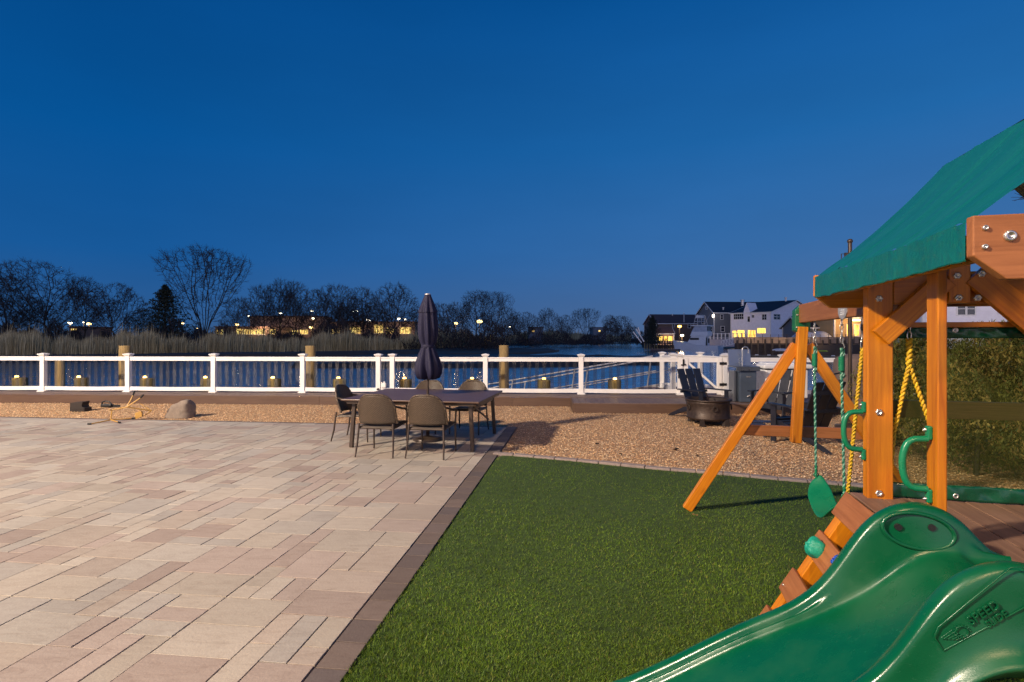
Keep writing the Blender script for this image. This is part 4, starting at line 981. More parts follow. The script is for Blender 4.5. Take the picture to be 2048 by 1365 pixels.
# wavy slide
far_px = [(1975, 1110), (1962, 1080), (1940, 1055), (1905, 1028), (1868, 1010), (1825, 1003), (1780, 1013), (1742, 1035), (1712, 1066), (1686, 1108), (1650, 1158), (1610, 1193), (1560, 1220), (1500, 1243), (1430, 1275), (1330, 1325), (1240, 1365)]
bed_px = [(1975, 1117), (1889, 1110), (1842, 1114), (1811, 1133), (1765, 1173), (1687, 1214), (1593, 1254), (1500, 1284), (1400, 1322), (1310, 1362)]
sF, sW = .78, .62
FT = sorted([(VP(x, y, T(0, sF+.03, 0), bx)[0], VP(x, y, T(0, sF+.03, 0), bx)[2]) for x, y in far_px])
BT = sorted([(VP(x, y, T(0, sF+.09, 0), bx)[0], VP(x, y, T(0, sF+.09, 0), bx)[2]) for x, y in bed_px])
FT = [(-1.9, .04), (-1.62, .05), (-1.4, .095)]+[p for p in FT if p[0] > -1.3]; BT = [(-1.9, .02), (-1.6, .03), (-1.45, .06)]+[p for p in BT if p[0] > -1.25]
def prof(tab, t, w_=.035):
    xs = [p[0] for p in tab]; zs = [p[1] for p in tab]
    return float(sum(np.interp(t+d*w_, xs, zs)*k for d, k in ((-1.5, .1), (-1, .15), (-.5, .15), (0, .2), (.5, .15), (1, .15), (1.5, .1))))
def rail_top(t): return prof(FT, t)
def bed(t): return min(prof(BT, t, .05), prof(FT, t)-.055) if t < .02 else .835
m = MB(); ts = [.165-.0225*i for i in range(80)]
sC = sF+sW/2
def section(t):
    zb = bed(t); zt = max(rail_top(t), zb+.014)
    w_ = lambda z: z
    half = [(.015, zb-.085), (-.012, max(zb-.06, zt-.25)), (-.004, max(zb-.05, zt-.22)), (-.012, zt-.05), (-.012, zt-.022), (-.004, zt-.006), (.012, zt), (.032, zt), (.048, zt-.006), (.056, zt-.022), (.060, zt-.05), (.072, zb+.045), (.080, zb+.014), (.092, zb+.003), (.13, zb), (.22, zb-.003)]
    L = [(sF+a, z) for a, z in half]; Rr = [(sF+sW-a, z) for a, z in half][::-1]
    # the near side hangs lower and ends in a folded lip
    zn = zt-.21
    Rr[-4:] = [(sF+sW+.014, zt-.06), (sF+sW+.020, zt-.16), (sF+sW+.034, zn-.012), (sF+sW+.062, zn-.03)]
    Rr += [(sF+sW+.070, zn-.042), (sF+sW+.060, zn-.055), (sF+sW+.02, zn-.09)]
    return [T(t, s, max(z, .012)) for s, z in L+Rr]
S = [section(t) for t in ts]; k = len(S[0])
m.add([v for s in S for v in s], [(i*k+j, i*k+j+1, (i+1)*k+j+1, (i+1)*k+j) for i in range(len(S)-1) for j in range(k-1)], None, 0, True)
sl = m.build('slide', M['slide'], ps, subsurf=1)
# hand hold recess in the hump
c = VP(1836, 1062, T(0, sF+.066, 0), bx); hc_ = T(c[0], sF+.066, c[2])
m = MB(); m.tube([hc_+bx*.118*cos(a)+Z*(.064*sin(a)-.01*cos(a))-ax*(.002+.006*(-sin(a))) for a in [i*2*pi/40 for i in range(41)]], .0075, 8, False); m.build('recess_ring', M['slide'], sl)
for px, py in ((1797, 1055), (1864, 1056)):
    c = VP(px, py, T(0, sF+.068, 0), bx); q = T(c[0], sF+.068, c[2])
    m = MB(); m.tube([q+ax*.02, q-ax*.0025], .0125, 16); m.build('bolt_hole', M['black'], sl)
# moulded badge on the outer side: winged wheel and two words
def wall_pt(px, py): 
    c = VP(px, py, T(0, sF+sW+.0215, 0), bx); return T(c[0], sF+sW+.0215, c[2])
e0, e1 = wall_pt(1888, 1290), wall_pt(2040, 1196); eu = (e1-e0).normalized(); ev = (-ax).cross(eu).normalized()
if ev.z < 0: ev = -ev
def bp(x, y, o=0): return e0+eu*x+ev*y-ax*o
Lb = (e1-e0).length
m = MB()
outl = [(-.012, -.012), (Lb*1.25, -.03), (Lb*1.25, .062), (Lb*1.15, .075), (.02, .045), (-.006, .03)]
m.tube([bp(x, y) for x, y in outl+outl[:1]], .0022, 6, False); m.build('badge_border', M['slide'], sl)
m = MB()
for i in range(5): m.tube([bp(.004+i*.007, .020-.006*i, .002), bp(.042+.004*i, .022-.0075*i, .002)], .0012, 6)
wc = (.060, .005)
m.tube([bp(wc[0]+.015*cos(a), wc[1]+.015*sin(a), .002) for a in [i*2*pi/20 for i in range(21)]], .0014, 6, False)
for i in range(14):
    a = i*2*pi/14; m.tube([bp(wc[0]+.018*cos(a), wc[1]+.018*sin(a), .002), bp(wc[0]+.021*cos(a), wc[1]+.021*sin(a), .002)], .0016, 6)
m.build('emblem', M['slide'], sl)
def text(body, size, x, y, parent):
    cu = bpy.data.curves.new('lettering', 'FONT'); cu.body = body; cu.size = size; cu.extrude = .0025; cu.bevel_depth = .0006; cu.shear = .15
    tmp = bpy.data.objects.new('lettering_curve', cu); col.objects.link(tmp)
    me = bpy.data.meshes.new_from_object(tmp.evaluated_get(bpy.context.evaluated_depsgraph_get())); bpy.data.objects.remove(tmp); me.materials.clear(); me.materials.append(M['slide'])
    o = bpy.data.objects.new('lettering', me); col.objects.link(o)
    ez = -ax; ex = eu; ey = ez.cross(ex).normalized()
    mt_ = Matrix((ex, ey, ez)).transposed().to_4x4(); pos = bp(x, y, .001)
    mt_.translation = pos-ps.location; o.matrix_local = mt_; o.parent = parent; return o
text('SPEED', .034, .088, .006, sl); text('SLIDE', .026, .118, -.022, sl)

# swing beam with its A-frame
bd = V3(-.27, -.963, 0).normalized(); SB = V3(2.67, 5.07, 0); fr = V3(.97, -.23, 0).normalized()
def sb(u, z, o=0): return SB+bd*u+V3(bd.y, -bd.x, 0)*o+V3(0, 0, z)
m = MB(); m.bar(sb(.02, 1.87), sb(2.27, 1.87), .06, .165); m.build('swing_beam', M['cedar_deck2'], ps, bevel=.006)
m = MB(); q = SB-bd*.09
oo = [q-fr*.010+Z*1.955, q-fr*.062+Z*1.905, q-fr*.066+Z*1.72, q-fr*.03+Z*1.69, q+fr*.03+Z*1.69, q+fr*.066+Z*1.72, q+fr*.062+Z*1.905, q+fr*.010+Z*1.955]
m.prism(oo, bd*.13); m.build('corner_bracket', M['green_bracket'], ps, bevel=.006, recalc=True)
for x, z in ((-.045, 1.86), (-.05, 1.745), (.0, 1.905), (.0, 1.82), (.045, 1.87)): disc(SB+bd*.041+fr*x+Z*z, bd, .009, 'bolt')
for sgn in (-1, 1):
    ft = SB+fr*sgn*1.01; ft.z = 0; tp_ = SB+fr*sgn*.045; tp_.z = 1.585
    m = MB(); m.bar(ft+Z*.0+bd*.0, tp_, .07, .092, tuple(fr)); m.build('leg', M['cedar'], ps, bevel=.006)
m = MB(); a = SB-fr*.06+bd*.045; a.z = .69; b = SB+bd*.03; b.z = 1.75
m.bar(a, b, .08, .085, tuple(fr)); m.build('leg', M['cedar'], ps, bevel=.006)
zc = .775; fx = 1.01*(1-zc/1.72)
m = MB(); m.bar(SB-fr*(fx-.03)+Z*zc-bd*.052, SB+fr*(fx-.03)+Z*zc-bd*.052, .036, .10); m.build('crossbar', M['cedar_deck2'], ps, bevel=.004)
# shield plate on the beam
c = VP(1686, 625, SB+V3(bd.y, -bd.x, 0)*.031, bd); nb_ = V3(bd.y, -bd.x, 0)
if nb_.x > 0: nb_ = -nb_
c = VP(1686, 625, SB+nb_*.031, bd); pc = V3(SB.x+nb_.x*.031+bd.x*c[0], c[1], c[2])
m = MB(); o_ = [(-.075, .035), (.075, .035), (.075, -.005), (.05, -.035), (0, -.052), (-.05, -.035), (-.075, -.005)]
m.prism([pc+bd*x*1.3+Z*y for x, y in o_], nb_*.005); pl_ = m.build('plate', M['alu'], ps)
m = MB()
for y, w_ in ((.015, .05), (.0, .04), (-.014, .045)): m.obox(pc+nb_*.0065+Z*y, bd*w_, Z*.003, nb_*.001)
m.build('plate_lines', M['white_gel'], pl_)

# ---------------------------------------------------------------- swings hanging from the beam
def rope_strands(m, p, q, r, pitch=.048, pw_=1.0, mi=(0, 1), sway=0):
    p, q = Vector(p), Vector(q); d = (q-p); L = d.length; u = d.normalized(); a = u.cross(V3(0, 1, .1)).normalized(); b = u.cross(a); n = int(L/pitch*7)
    for k in range(2):
        pts = [p+u*(L*i/n)+(a*cos(2*pi*i/7+k*pi)+b*sin(2*pi*i/7+k*pi))*r*.55+a*sway*sin(pi*i/n) for i in range(n+1)]
        m.tube(pts, r*.62, 5, True, mi[k])
def chain(m, p, q, n):
    p, q = Vector(p), Vector(q)
    for i in range(n):
        c = p.lerp(q, (i+.5)/n); L = (q-p).length/n*.66; w_ = .011; e = V3(1, 0, 0) if i % 2 else V3(.2, 1, 0).normalized()
        m.tube([c+Z*L*cos(a)+e*w_*sin(a) for a in [j*2*pi/10 for j in range(11)]], .0032, 5, False)
M['rope_pale'] = mat('pale_green_rope', (.20, .42, .30), .6, .2, 60)
M['rope_gold'] = mat('gold_rope', (.50, .29, .008), .6, .2, 60)
sw = thing('swing', 'green belt swing on green ropes hanging from the swing beam', 'swing', tuple(sb(.8, 1.7)))
hang = []
for u_, bot in ((.46, P(1632, 955, 4.63)), (1.2, P(1689, 998, 3.92))):
    top = sb(u_, 1.785); k1 = top-Z*.17; k2 = top-Z*.42
    m = MB(); chain(m, top, k1, 4); m.tube([k1+Z*.02, k1+V3(.022, 0, -.03), k1+V3(0, 0, -.06), k1+V3(-.022, 0, -.03), k1+Z*.02], .004, 6); m.build('chain', M['steel'], sw)
    m = MB(); rope_strands(m, k1-Z*.04, k2, .010); rope_strands(m, k1-Z*.05+V3(.013, 0, 0), k2+V3(.011, 0, 0), .010); rope_strands(m, k2, bot, .0098); m.build('rope', [M['rope_green'], M['rope_pale']], sw)
    m = MB(); m.tube([k1-Z*.10, k2+Z*.05], .021, 10); m.build('grip', M['green_plastic'], sw)
    m = MB(); m.tube([bot+Z*.10, bot+Z*.0], .011, 8); m.tube([bot+V3(0, 0, .02)+V3(.02*sin(a), .0, .02*cos(a)) for a in [j*2*pi/10 for j in range(11)]], .004, 6, False); m.build('clip', M['green_plastic'], sw)
    hang.append(bot)
m = MB(); h0, h1 = hang; sd = (h1-h0); sd.z = 0; sdn = V3(sd.y, -sd.x, 0).normalized()
def seat(u, v):
    q = h0.lerp(h1, u); wv = (v-.5)*.18*(.35+.65*min(1, 7*min(u, 1-u))**.5)
    return q+sdn*wv-Z*(.20*sin(pi*u)**.75)+Z*(-.06*(v-.5))
m.grid(seat, 30, 6); m.build('seat', M['canvas'] if False else M['green_plastic'], sw, solid=.010, subsurf=1)
tz = thing('trapeze_swing', 'yellow rope trapeze swing hanging beside the tower post', 'swing', tuple(sb(1.95, 1.7)))
ends = []
for u_, bot in ((1.63, P(1695, 990, 3.5)), (2.33, P(1795, 1010, 3.0))):
    top = sb(u_, 1.785); k1 = top-Z*(.20 if u_ < 2 else .14)
    m = MB(); chain(m, top, k1, 4); m.build('chain', M['steel'], tz)
    m = MB(); m.tube([top-Z*.05+V3(.004, 0, 0), top-Z*.09+V3(.004, 0, 0)], .014, 8); m.build('clip', M['black'], tz)
    m = MB()
    if u_ < 2: rope_strands(m, k1, bot, .0115)
    else:
        j = k1-Z*.13; rope_strands(m, k1, j, .015)
        rope_strands(m, j, j+V3(-.065, .02, -.36), .0105); rope_strands(m, j, j+V3(.13, -.02, -.42), .0105); rope_strands(m, j+V3(-.065, .02, -.36), j+V3(-.095, .02, -.72), .0105)
    m.build('rope', [M['rope_yellow'], M['rope_gold']], tz); ends.append(bot)
m = MB(); m.tube([ends[0], ends[0].lerp(ends[1], .5)-Z*.01, ends[1]], .016, 10); m.build('bar', M['green_plastic'], tz)

# ---------------------------------------------------------------- hedge and neighbour on the right
M['shrub'] = leafy('arborvitae')
def shrub(x, y, h, w_, seed, label):
    rng = np.random.default_rng(seed); n = 11000
    t = thing('hedge_shrub', label, 'shrub', (x, y, -.03), 0, 'evergreen hedge shrubs along the right border')
    e = rng.random(n)**.8; a = rng.uniform(0, 6.28, n)
    lob = 1+.22*np.sin(3*a+seed)+.18*np.sin(6*a+e*9+seed)+.14*np.sin(11*a-e*14)
    rad = w_*np.sqrt(rng.uniform(.25, 1, n))*(1-.55*e**2.2)*lob
    c = np.stack([rad*np.cos(a), rad*np.sin(a), .08+e*h+.16*rng.random(n)*np.sin(5*a+seed)**2], 1)
    s = rng.uniform(.018, .048, n); d = rng.normal(size=(n, 3)); d[:, 2] = np.abs(d[:, 2])+.7; d /= np.linalg.norm(d, axis=1)[:, None]
    q = rng.normal(size=(n, 3)); q -= (q*d).sum(1)[:, None]*d; q /= np.linalg.norm(q, axis=1)[:, None]
    V = np.stack([c-q*s[:, None]*.28, c+q*s[:, None]*.28, c+d*s[:, None]*1.5], 1).reshape(-1, 3)
    clump = np.sin(c[:, 0]*6+seed)*np.sin(c[:, 2]*5+seed)+.7*np.sin(c[:, 1]*9+c[:, 2]*7); drop = (np.sin(c[:, 0]*8+2*seed)*np.sin(c[:, 2]*7-seed)*np.sin(c[:, 1]*8) > .35)&(rng.random(n) < .8); c = c+drop[:, None]*(-c*.45)*np.array([1, 1, 0])
    pal = np.array([(.075, .085, .014), (.12, .115, .020), (.15, .095, .028), (.035, .055, .012), (.19, .145, .035)])
    k = np.clip((rng.random(n)*4+.5+clump*2.4).astype(int), 0, 4); cc = pal[k]*rng.uniform(.7, 1.2, (n, 1))
    o = np_obj('foliage', V, np.arange(n*3).reshape(-1, 3), M['shrub'], np.repeat(cc, 3, 0), t)
    m = MB(); m.tube([V3(x, y, -.03), V3(x+.03, y, h*.5), V3(x, y+.02, h*.92)], [.035, .022, .006], 6); m.build('stem', M['bark'], t)
    return t
hs = [(6.0, 8.55, 1.48, .58), (5.72, 7.6, 1.58, .55), (5.70, 6.75, 1.44, .52), (6.25, 6.25, 1.50, .52), (6.95, 5.95, 1.44, .55), (7.6, 5.6, 1.53, .55), (6.9, 7.4, 1.68, .6), (7.4, 8.4, 1.73, .65), (7.9, 7.0, 1.68, .6)]
hl = ['farthest hedge shrub behind the yellow trapeze rope', 'tall pointed hedge shrub between the two front posts', 'hedge shrub seen through the netting by the inner post', 'rounded hedge shrub at the left of the netting panel', 'low hedge shrub in the middle of the netting panel', 'hedge shrub at the right edge of the netting panel', 'back row hedge shrub rising over the netting panel', 'back row hedge shrub behind the pointed one', 'back row hedge shrub farthest to the right']
for i, ((x, y, h, w_), lab) in enumerate(zip(hs, hl)): shrub(x, y, h, w_, 20+i, lab)

# ---------------------------------------------------------------- houses
def cross_z(v): return V3(-v.y, v.x, 0)
class House:
    """a gabled house: corner c (nearest), long wall vector l (ridge runs along it), gable wall vector g"""
    def __init__(s, name, label, cat, c, l, g, z0, ze, zr, wall, roof, over=.45, eave=.22):
        s.c, s.l, s.g, s.wall = Vector(c), Vector(l), Vector(g), wall
        s.c.z = s.l.z = s.g.z = 0
        s.t = thing(name, label, cat, (s.c.x, s.c.y, z0)); s.z0 = z0
        c, l, g = s.c, s.l, s.g; U = l.normalized(); Wd = g.normalized()
        m = MB(); lo = [c, c+l, c+l+g, c+g]
        vs = [p+Z*z0 for p in lo]+[p+Z*ze for p in lo]+[c+g/2+Z*zr, c+l+g/2+Z*zr]
        m.add(vs, [(0, 1, 5, 4), (1, 2, 6, 9, 5), (2, 3, 7, 6), (3, 0, 4, 8, 7)]); m.build('wall', M[wall], s.t, recalc=True)
        m = MB(); sl = (zr-ze)/(g.length/2)
        e0, e1 = c-U*over-Wd*over+Z*(ze-sl*over+.03), c+l+U*over-Wd*over+Z*(ze-sl*over+.03)
        r0, r1 = c-U*over+g/2+Z*(zr+.03), c+l+U*over+g/2+Z*(zr+.03)
        f0, f1 = c-U*over+g+Wd*over+Z*(ze-sl*over+.03), c+l+U*over+g+Wd*over+Z*(ze-sl*over+.03)
        m.add([e0, e1, r1, r0], [(0, 1, 2, 3)], [[(0, 0), (6, 0), (6, 3), (0, 3)]]); m.add([f0, f1, r1, r0], [(0, 3, 2, 1)], [[(0, 0), (6, 0), (6, 3), (0, 3)]])
        s.roof = m.build('roof', M[roof], s.t, solid=eave)
        m = MB()
        for p, q in ((e0, r0), (f0, r0), (e1, r1), (f1, r1), (e0, e1), (f0, f1)): m.bar(p, q, .10, .26)
        m.build('fascia', M['vinyl'], s.t)
        m = MB()
        for p in (c, c+l, c+g): m.bar(p+Z*z0, p+Z*ze, .22, .22, (1, 0, 0))
        m.build('corner_trim', M['vinyl'], s.t)
    def win(s, px0, py0, px1, py1, side, mt='pane', frame=True, bars=0, fm='vinyl', name='window'):
        d = s.l if side == 'l' else s.g; d = d.normalized(); n = cross_z(d)
        if n.dot(-s.c) < 0: n = -n
        t0, D0, z1 = VP(px0, py0, s.c, d); t1, D1, _ = VP(px1, py0, s.c, d); _, _, z0 = VP(px0, py1, s.c, d)
        a, b = s.c+d*t0, s.c+d*t1; c = (a+b)/2+Z*(z0+z1)/2; hw, hh = (b-a).length/2, (z1-z0)/2
        k = min(.14, hw*.3)
        m = MB()
        if frame:
            for sg in (-1, 1):
                m.obox(c+d*sg*(hw+k/2)+n*.04, d*k/2, n*.05, Z*(hh+k)); m.obox(c+Z*sg*(hh+k/2)+n*.04, d*hw, n*.05, Z*k/2)
            m.obox(c+n*.035, d*hw, n*.035, Z*k*.3)
            for i in range(bars): m.obox(c+d*hw*(2*(i+1)/(bars+1)-1)+n*.035, d*k*.25, n*.038, Z*hh)
        else:
            m.obox(c-Z*(hh+.05)+n*.03, d*(hw+.05), n*.06, Z*.05)
        f = m.build(name, M[fm], s.t)
        m = MB(); m.obox(c+n*.012, d*hw, n*.008, Z*hh); m.build('pane', M[mt], f)
        return f
def up(v): v = Vector(v); v.z = 0; return v
# big white house: lit ground floor towards the water, plain gable
cW = up(P(1541, 600, 150))
hw = House('house', 'large white house with lit ground floor windows across the water', 'house', cW, (-7.2, 9.0, 0), (23.4, 18.75, 0), .3, 8.7, 12.45, 'sid_white', 'roof_dark')
for a in ((1465, 662, 1473, 677), (1475, 661, 1483, 677), (1483, 661, 1489, 677), (1496, 661, 1502, 677), (1503, 661, 1511, 677), (1515, 657, 1531, 667)): hw.win(*a, 'l', 'lit', False)
for a in ((1468, 629, 1487, 639),): hw.win(*a, 'l', 'pane', True, 4)
hw.win(1495.5, 629, 1500, 644, 'l'); hw.win(1504, 631, 1508.5, 635.5, 'l'); hw.win(1524.5, 629.5, 1533, 640, 'l', bars=1)
hw.win(1547, 628.5, 1560, 639, 'g', bars=1)
# small peaked dormer on the water side
m = MB(); d = hw.l.normalized(); n = cross_z(d)
if n.dot(-cW) < 0: n = -n
t0 = VP(1488, 625, cW, d)[0]; t1 = VP(1501, 625, cW, d)[0]; a, b = cW+d*t0+n*.35, cW+d*t1+n*.35; tm = (a+b)/2
m.add([a+Z*7.6, b+Z*7.6, b+Z*8.9, tm+Z*11.6, a+Z*8.9]+[p-n*5 for p in (a+Z*7.6, b+Z*7.6, b+Z*8.9, tm+Z*11.6, a+Z*8.9)], [(0, 1, 2, 3, 4), (2, 7, 8, 3), (3, 8, 9, 4), (0, 4, 9, 5), (1, 6, 7, 2)]); m.build('dormer', M['sid_white'], hw.t, recalc=True)
def pipe(h, px, py0, py1, D, w_, mt, name):
    m = MB(); a = P(px, py0, D); b = P(px, py1, D); m.tube([b, a], w_, 8); m.tube([a-Z*.1, a+Z*.12], w_*1.5, 8); return m.build(name, M[mt], h.roof)
pipe(hw, 1571.5, 596, 603, 158, .27, 'vinyl', 'vent_pipe')
# grey house with white trim, left of it
cG = up(P(1428, 640, 165))
hg = House('house', 'grey clapboard house with dark slate roof behind the fishing boat', 'house', cG, (21, 1.5, 0), (-.86, 12.0, 0), .3, 9.3, 12.75, 'sid_grey', 'roof_dark')
for a in ((1441, 630, 1446, 639), (1442, 653.5, 1448.5, 663)): hg.win(*a, 'l')
for a in ((1404, 632.5, 1409.5, 648), (1420, 654, 1425, 665)): hg.win(*a, 'g')
hg.win(1411.5, 614, 1414.5, 619, 'g')
pipe(hg, 1485, 601, 612, 167, .5, 'alu', 'chimney'); pipe(hg, 1446.5, 616, 620, 166, .2, 'vinyl', 'vent_pipe')
q = P(1426.5, 632, 164.2); m = MB(); m.lathe(q, [(.001, -.5), (.32, -.35), (.32, .3), (.001, .45)], 10); m.build('wall_lamp', M['lamp_pale'] if 'lamp_pale' in M else glow('wall_lamp_light', (1, .85, .7), 7), hg.t)
# brown house
cB = up(P(1313, 650, 190))
hb = House('house', 'long brown house with low brown roof beyond the grey house', 'house', cB, (23, 2.7, 0), (-1.35, 12, 0), .3, 6.7, 9.9, 'sid_brown', 'roof_brown')
for a in ((1345, 648, 1349, 654), (1376, 647, 1381, 656)): hb.win(*a, 'l')
m = MB(); m.obox(P(1305.5, 655, 188), V3(.55, 0, 0), V3(0, .1, 0), V3(0, 0, .22)); 
m.build('porch_light', glow('porch_glow', (1, .75, .3), .55), hb.t)
pipe(hb, 1368, 627, 645, 188, .12, 'vinyl', 'vent_pipe'); pipe(hb, 1345, 629, 632, 190, .12, 'vinyl', 'vent_pipe')
# boathouse
cS = up(P(1313, 670, 158))
hS = House('boathouse', 'small tan boathouse with warm lit windows at the waterside', 'boathouse', cS, (5.0, .2, 0), (-.2, 4.0, 0), -.4, 2.95, 4.6, 'sid_pink', 'roof_brown', .25)
for a in ((1314, 673, 1316.5, 682), (1318.5, 673, 1325, 682), (1328, 673, 1335, 682), (1337, 673, 1344.5, 682)): hS.win(*a, 'l', 'lit', False, fm='sid_pink')
hS.win(1317, 668.5, 1321, 673, 'l')
# dark house and ochre porch house behind the swings
cD = up(P(1606, 660, 96))
hd = House('house', 'dark roofed grey house seen between the swing ropes', 'house', cD, (5.6, .6, 0), (-.6, 6, 0), .3, 3.6, 5.4, 'sid_grey', 'roof_dark')
for a in ((1640, 649, 1645, 657), (1648, 649, 1653, 657)): hd.win(*a, 'l', 'pane')
cO = up(P(1669, 660, 92))
ho = House('house', 'ochre porch house glowing in lamplight behind the swing ropes', 'house', cO, (7.5, .5, 0), (-.5, 6, 0), .3, 5.2, 7.0, 'sid_orange', 'roof_dark')
for a in ((1693, 649, 1699, 672), (1708, 650, 1718, 672)): ho.win(*a, 'l', 'lit', True)
q = P(1713, 641, 91.5); m = MB(); m.obox(q, V3(.6, 0, 0), V3(0, .1, 0), Z*.12); m.build('porch_light', glow('porch_lamp', (1, .75, .3), 9), ho.t); lamp('porch_lamp', tuple(q+V3(0, -2.5, -.2)), 300, (1, .58, .20), .3)
q2 = P(1676, 644, 91.3); lamp('porch_lamp', tuple(q2+V3(0, -2.0, 0)), 300, (1, .6, .22), .3)
# neighbour's lavender-white house beyond the hedge
cN = up(P(1846, 640, 38))
hn = House('house', 'near white neighbour house beyond the hedge on the right', 'house', cN, (14.6, -6.5, 0), (4, 9, 0), -.2, 4.6, 6.4, 'sid_white', 'roof_dark', .3)
for a in ((1915, 606.5, 1930, 630), (1934, 606.5, 1949, 630), (1997, 606, 2016, 626), (1915, 650, 1930, 672)): hn.win(*a, 'l')

# ---------------------------------------------------------------- waterfront across the canal
M['plank_dark'] = mat('creosote_plank', (.055, .04, .034), .8, .35, 3, .3, 20)
M['wall_tan'] = mat('lamplit_planter_wall', (.42, .30, .22), .8, .15, 3)
sh = thing('bulkhead', 'dark timber bulkhead with piles below the white house', 'bulkhead', tuple(P(1600, 700, 90)))
a, b = P(1470, 690, 91), P(1790, 690, 86); a.z = b.z = 0; u = (b-a).normalized(); v = cross_z(u)
m = MB(); m.bar(a+v*.3+Z*-.45, b+v*.3+Z*-.45, .3, 2.4); m.build('sheet_wall', M['plank_dark'], sh)
m = MB(); m.bar(a-v*.02+Z*.62, b-v*.02+Z*.62, .35, .28); m.build('wale', M['plank_dark'], sh)
n = 22
for i in range(n):
    q = a.lerp(b, (i+.3)/n); m = MB(); m.tube([q-v*.22+Z*-1.8, q-v*.22+Z*(1.25+.15*(i % 3))], .17, 8); m.build('pile', M['piling_dark'], sh)
lw = thing('garden_wall', 'low tan lamplit wall along the far bulkhead', 'wall', tuple(a.lerp(b, .4)+Z*.8))
m = MB(); m.bar(a+v*1.2+Z*1.25, b+v*1.2+Z*1.25, .2, 1.0); m.build('panel', M['wall_tan'], lw)
for q in (a.lerp(b, .12), a.lerp(b, .3), a.lerp(b, .5)): lamp('garden_lamp', tuple(q-v*.9+Z*1.9), 80, (1, .7, .4), .1)
rl = thing('railing', 'thin dark railing along the far bulkhead', 'railing', tuple(a+Z*.8))
m = MB()
for z in (2.1, 1.75, 1.45): m.bar(a+v*.5+Z*z, b+v*.5+Z*z, .035, .035)
m.build('rail', M['plank_dark'], rl)
for i in range(19):
    q = a.lerp(b, (i+.5)/19); m = MB(); m.bar(q+v*.5+Z*.8, q+v*.5+Z*2.2, .06, .06, (1, 0, 0)); m.build('post', M['plank_dark'], rl)
df = thing('floating_dock', 'dark floating dock with white cleats before the far bulkhead', 'dock', tuple(P(1530, 706, 84)))
q0, q1 = P(1478, 702, 82), P(1790, 712, 74); q0.z = q1.z = WZ+.28; uu = (q1-q0).normalized()
m = MB(); m.bar(q0, q1, 1.7, .30); m.build('decking', M['black'], df)
for i in range(12):
    q = q0.lerp(q1, (i+.5)/12)+Z*.22-cross_z(uu)*.55; m = MB(); m.obox(q, uu*.22, cross_z(uu)*.09, Z*.06); m.build('cleat', M['white_gel'], df)
def small_boat(name, label, px, py, D, L, H_, mt, dirx=1):
    q = P(px, py, D); q.z = max(q.z, WZ); t = thing(name, label, 'boat' if 'kayak' not in name else 'kayak', tuple(q))
    def f(u, v):
        x = (u-.5)*L; w_ = .5*H_*2*(1-abs(2*u-1)**2.6)**.6; a = (v-.5)*pi
        return q+V3(x*dirx, w_*sin(a)*.9, H_*(.25+.75*cos(a))*(1-.5*abs(2*u-1)**3))
    m = MB(); m.grid(f, 26, 12); m.build('hull' if 'kayak' in name else 'boat_cover', M[mt], t, recalc=False)
    m = MB(); m.tube([q+V3(-L*.3, 0, .05), q+V3(L*.3, 0, .05)], H_*.3, 8); m.build('seat_well' if 'kayak' in name else 'hull', M['white_gel' if 'kayak' not in name else 'black'], t)
M['lime'] = mat('lime_plastic', (.45, .55, .02), .4, .05)
small_boat('kayak', 'lime yellow kayak lying on the floating dock', 1644, 704, 79, 1.7, .22, 'lime')
small_boat('covered_boat', 'small white covered boat moored at the floating dock', 1561, 702, 84, 2.5, .35, 'white_gel')
def dome(label, px0, px1, py0, py1, D):
    a, b = P(px0, py1, D), P(px1, py1, D); c = (a+b)/2; w_ = (b-a).length/2; h = (py1-py0)*D/F
    t = thing('shrink_wrapped_boat', label, 'boat', tuple(c), 0, 'wrapped boats on the far bulkhead')
    m = MB(); m.grid(lambda u, v: c+V3(w_*cos(u*pi)*(1-.25*abs(v-.5)), (v-.5)*6+3, h*abs(sin(u*pi))**.55*(1-.5*abs(2*v-1)**3)), 16, 10); m.build('wrap', M['white_gel'], t)
    m = MB(); m.obox(c+V3(0, 3, .12), V3(w_*.9, 0, 0), V3(0, 2.7, 0), Z*.14); m.build('hull', M['piling_dark'], t)
dome('left of two white shrink wrapped boats behind the green rope', 1613, 1642, 663, 686, 91)
dome('right of two white shrink wrapped boats behind the green rope', 1642, 1671, 662, 686, 92)
# deck with railing before the grey and white houses
dd = thing('waterfront_deck', 'raised white railed deck before the lit house', 'deck', tuple(P(1460, 690, 101)))
a, b = P(1422, 688, 148), P(1500, 690, 140); a.z = b.z = 0; u = (b-a).normalized(); v = cross_z(u)
m = MB(); m.bar(a+Z*.3, b+Z*.3, 4.0, 1.9); m.build('platform', mat('pale_skirting', (.42, .40, .46), .7, .1), dd)
for i in range(10):
    q = a.lerp(b, (i+.5)/10)-v*1.4; m = MB(); m.bar(q+Z*1.2, q+Z*2.9, .2, .2, (1, 0, 0)); m.build('post', M['vinyl'], dd)
m = MB()
for z in (2.7, 1.6): m.bar(a-v*1.4+Z*z, b-v*1.4+Z*z, .09, .14)
m.build('rail', M['vinyl'], dd)
gk = thing('boarding_ramp', 'white truss boarding ramp beside the fishing boat', 'ramp', tuple(P(1455, 692, 100)))
a, b = P(1442, 695, 99), P(1476, 686, 97)
m = MB()
for dz in (0, 1.1): m.bar(a+Z*dz, b+Z*dz, .08, .08)
k = 6
for i in range(k):
    p0, p1 = a.lerp(b, i/k), a.lerp(b, (i+1)/k); m.bar(p0, p0+Z*1.1, .06, .06, (1, 0, 0)); m.bar(p0+Z*1.1, p1, .05, .05)
m.bar(b, b+Z*1.1, .06, .06, (1, 0, 0)); m.build('truss', M['vinyl'], gk)
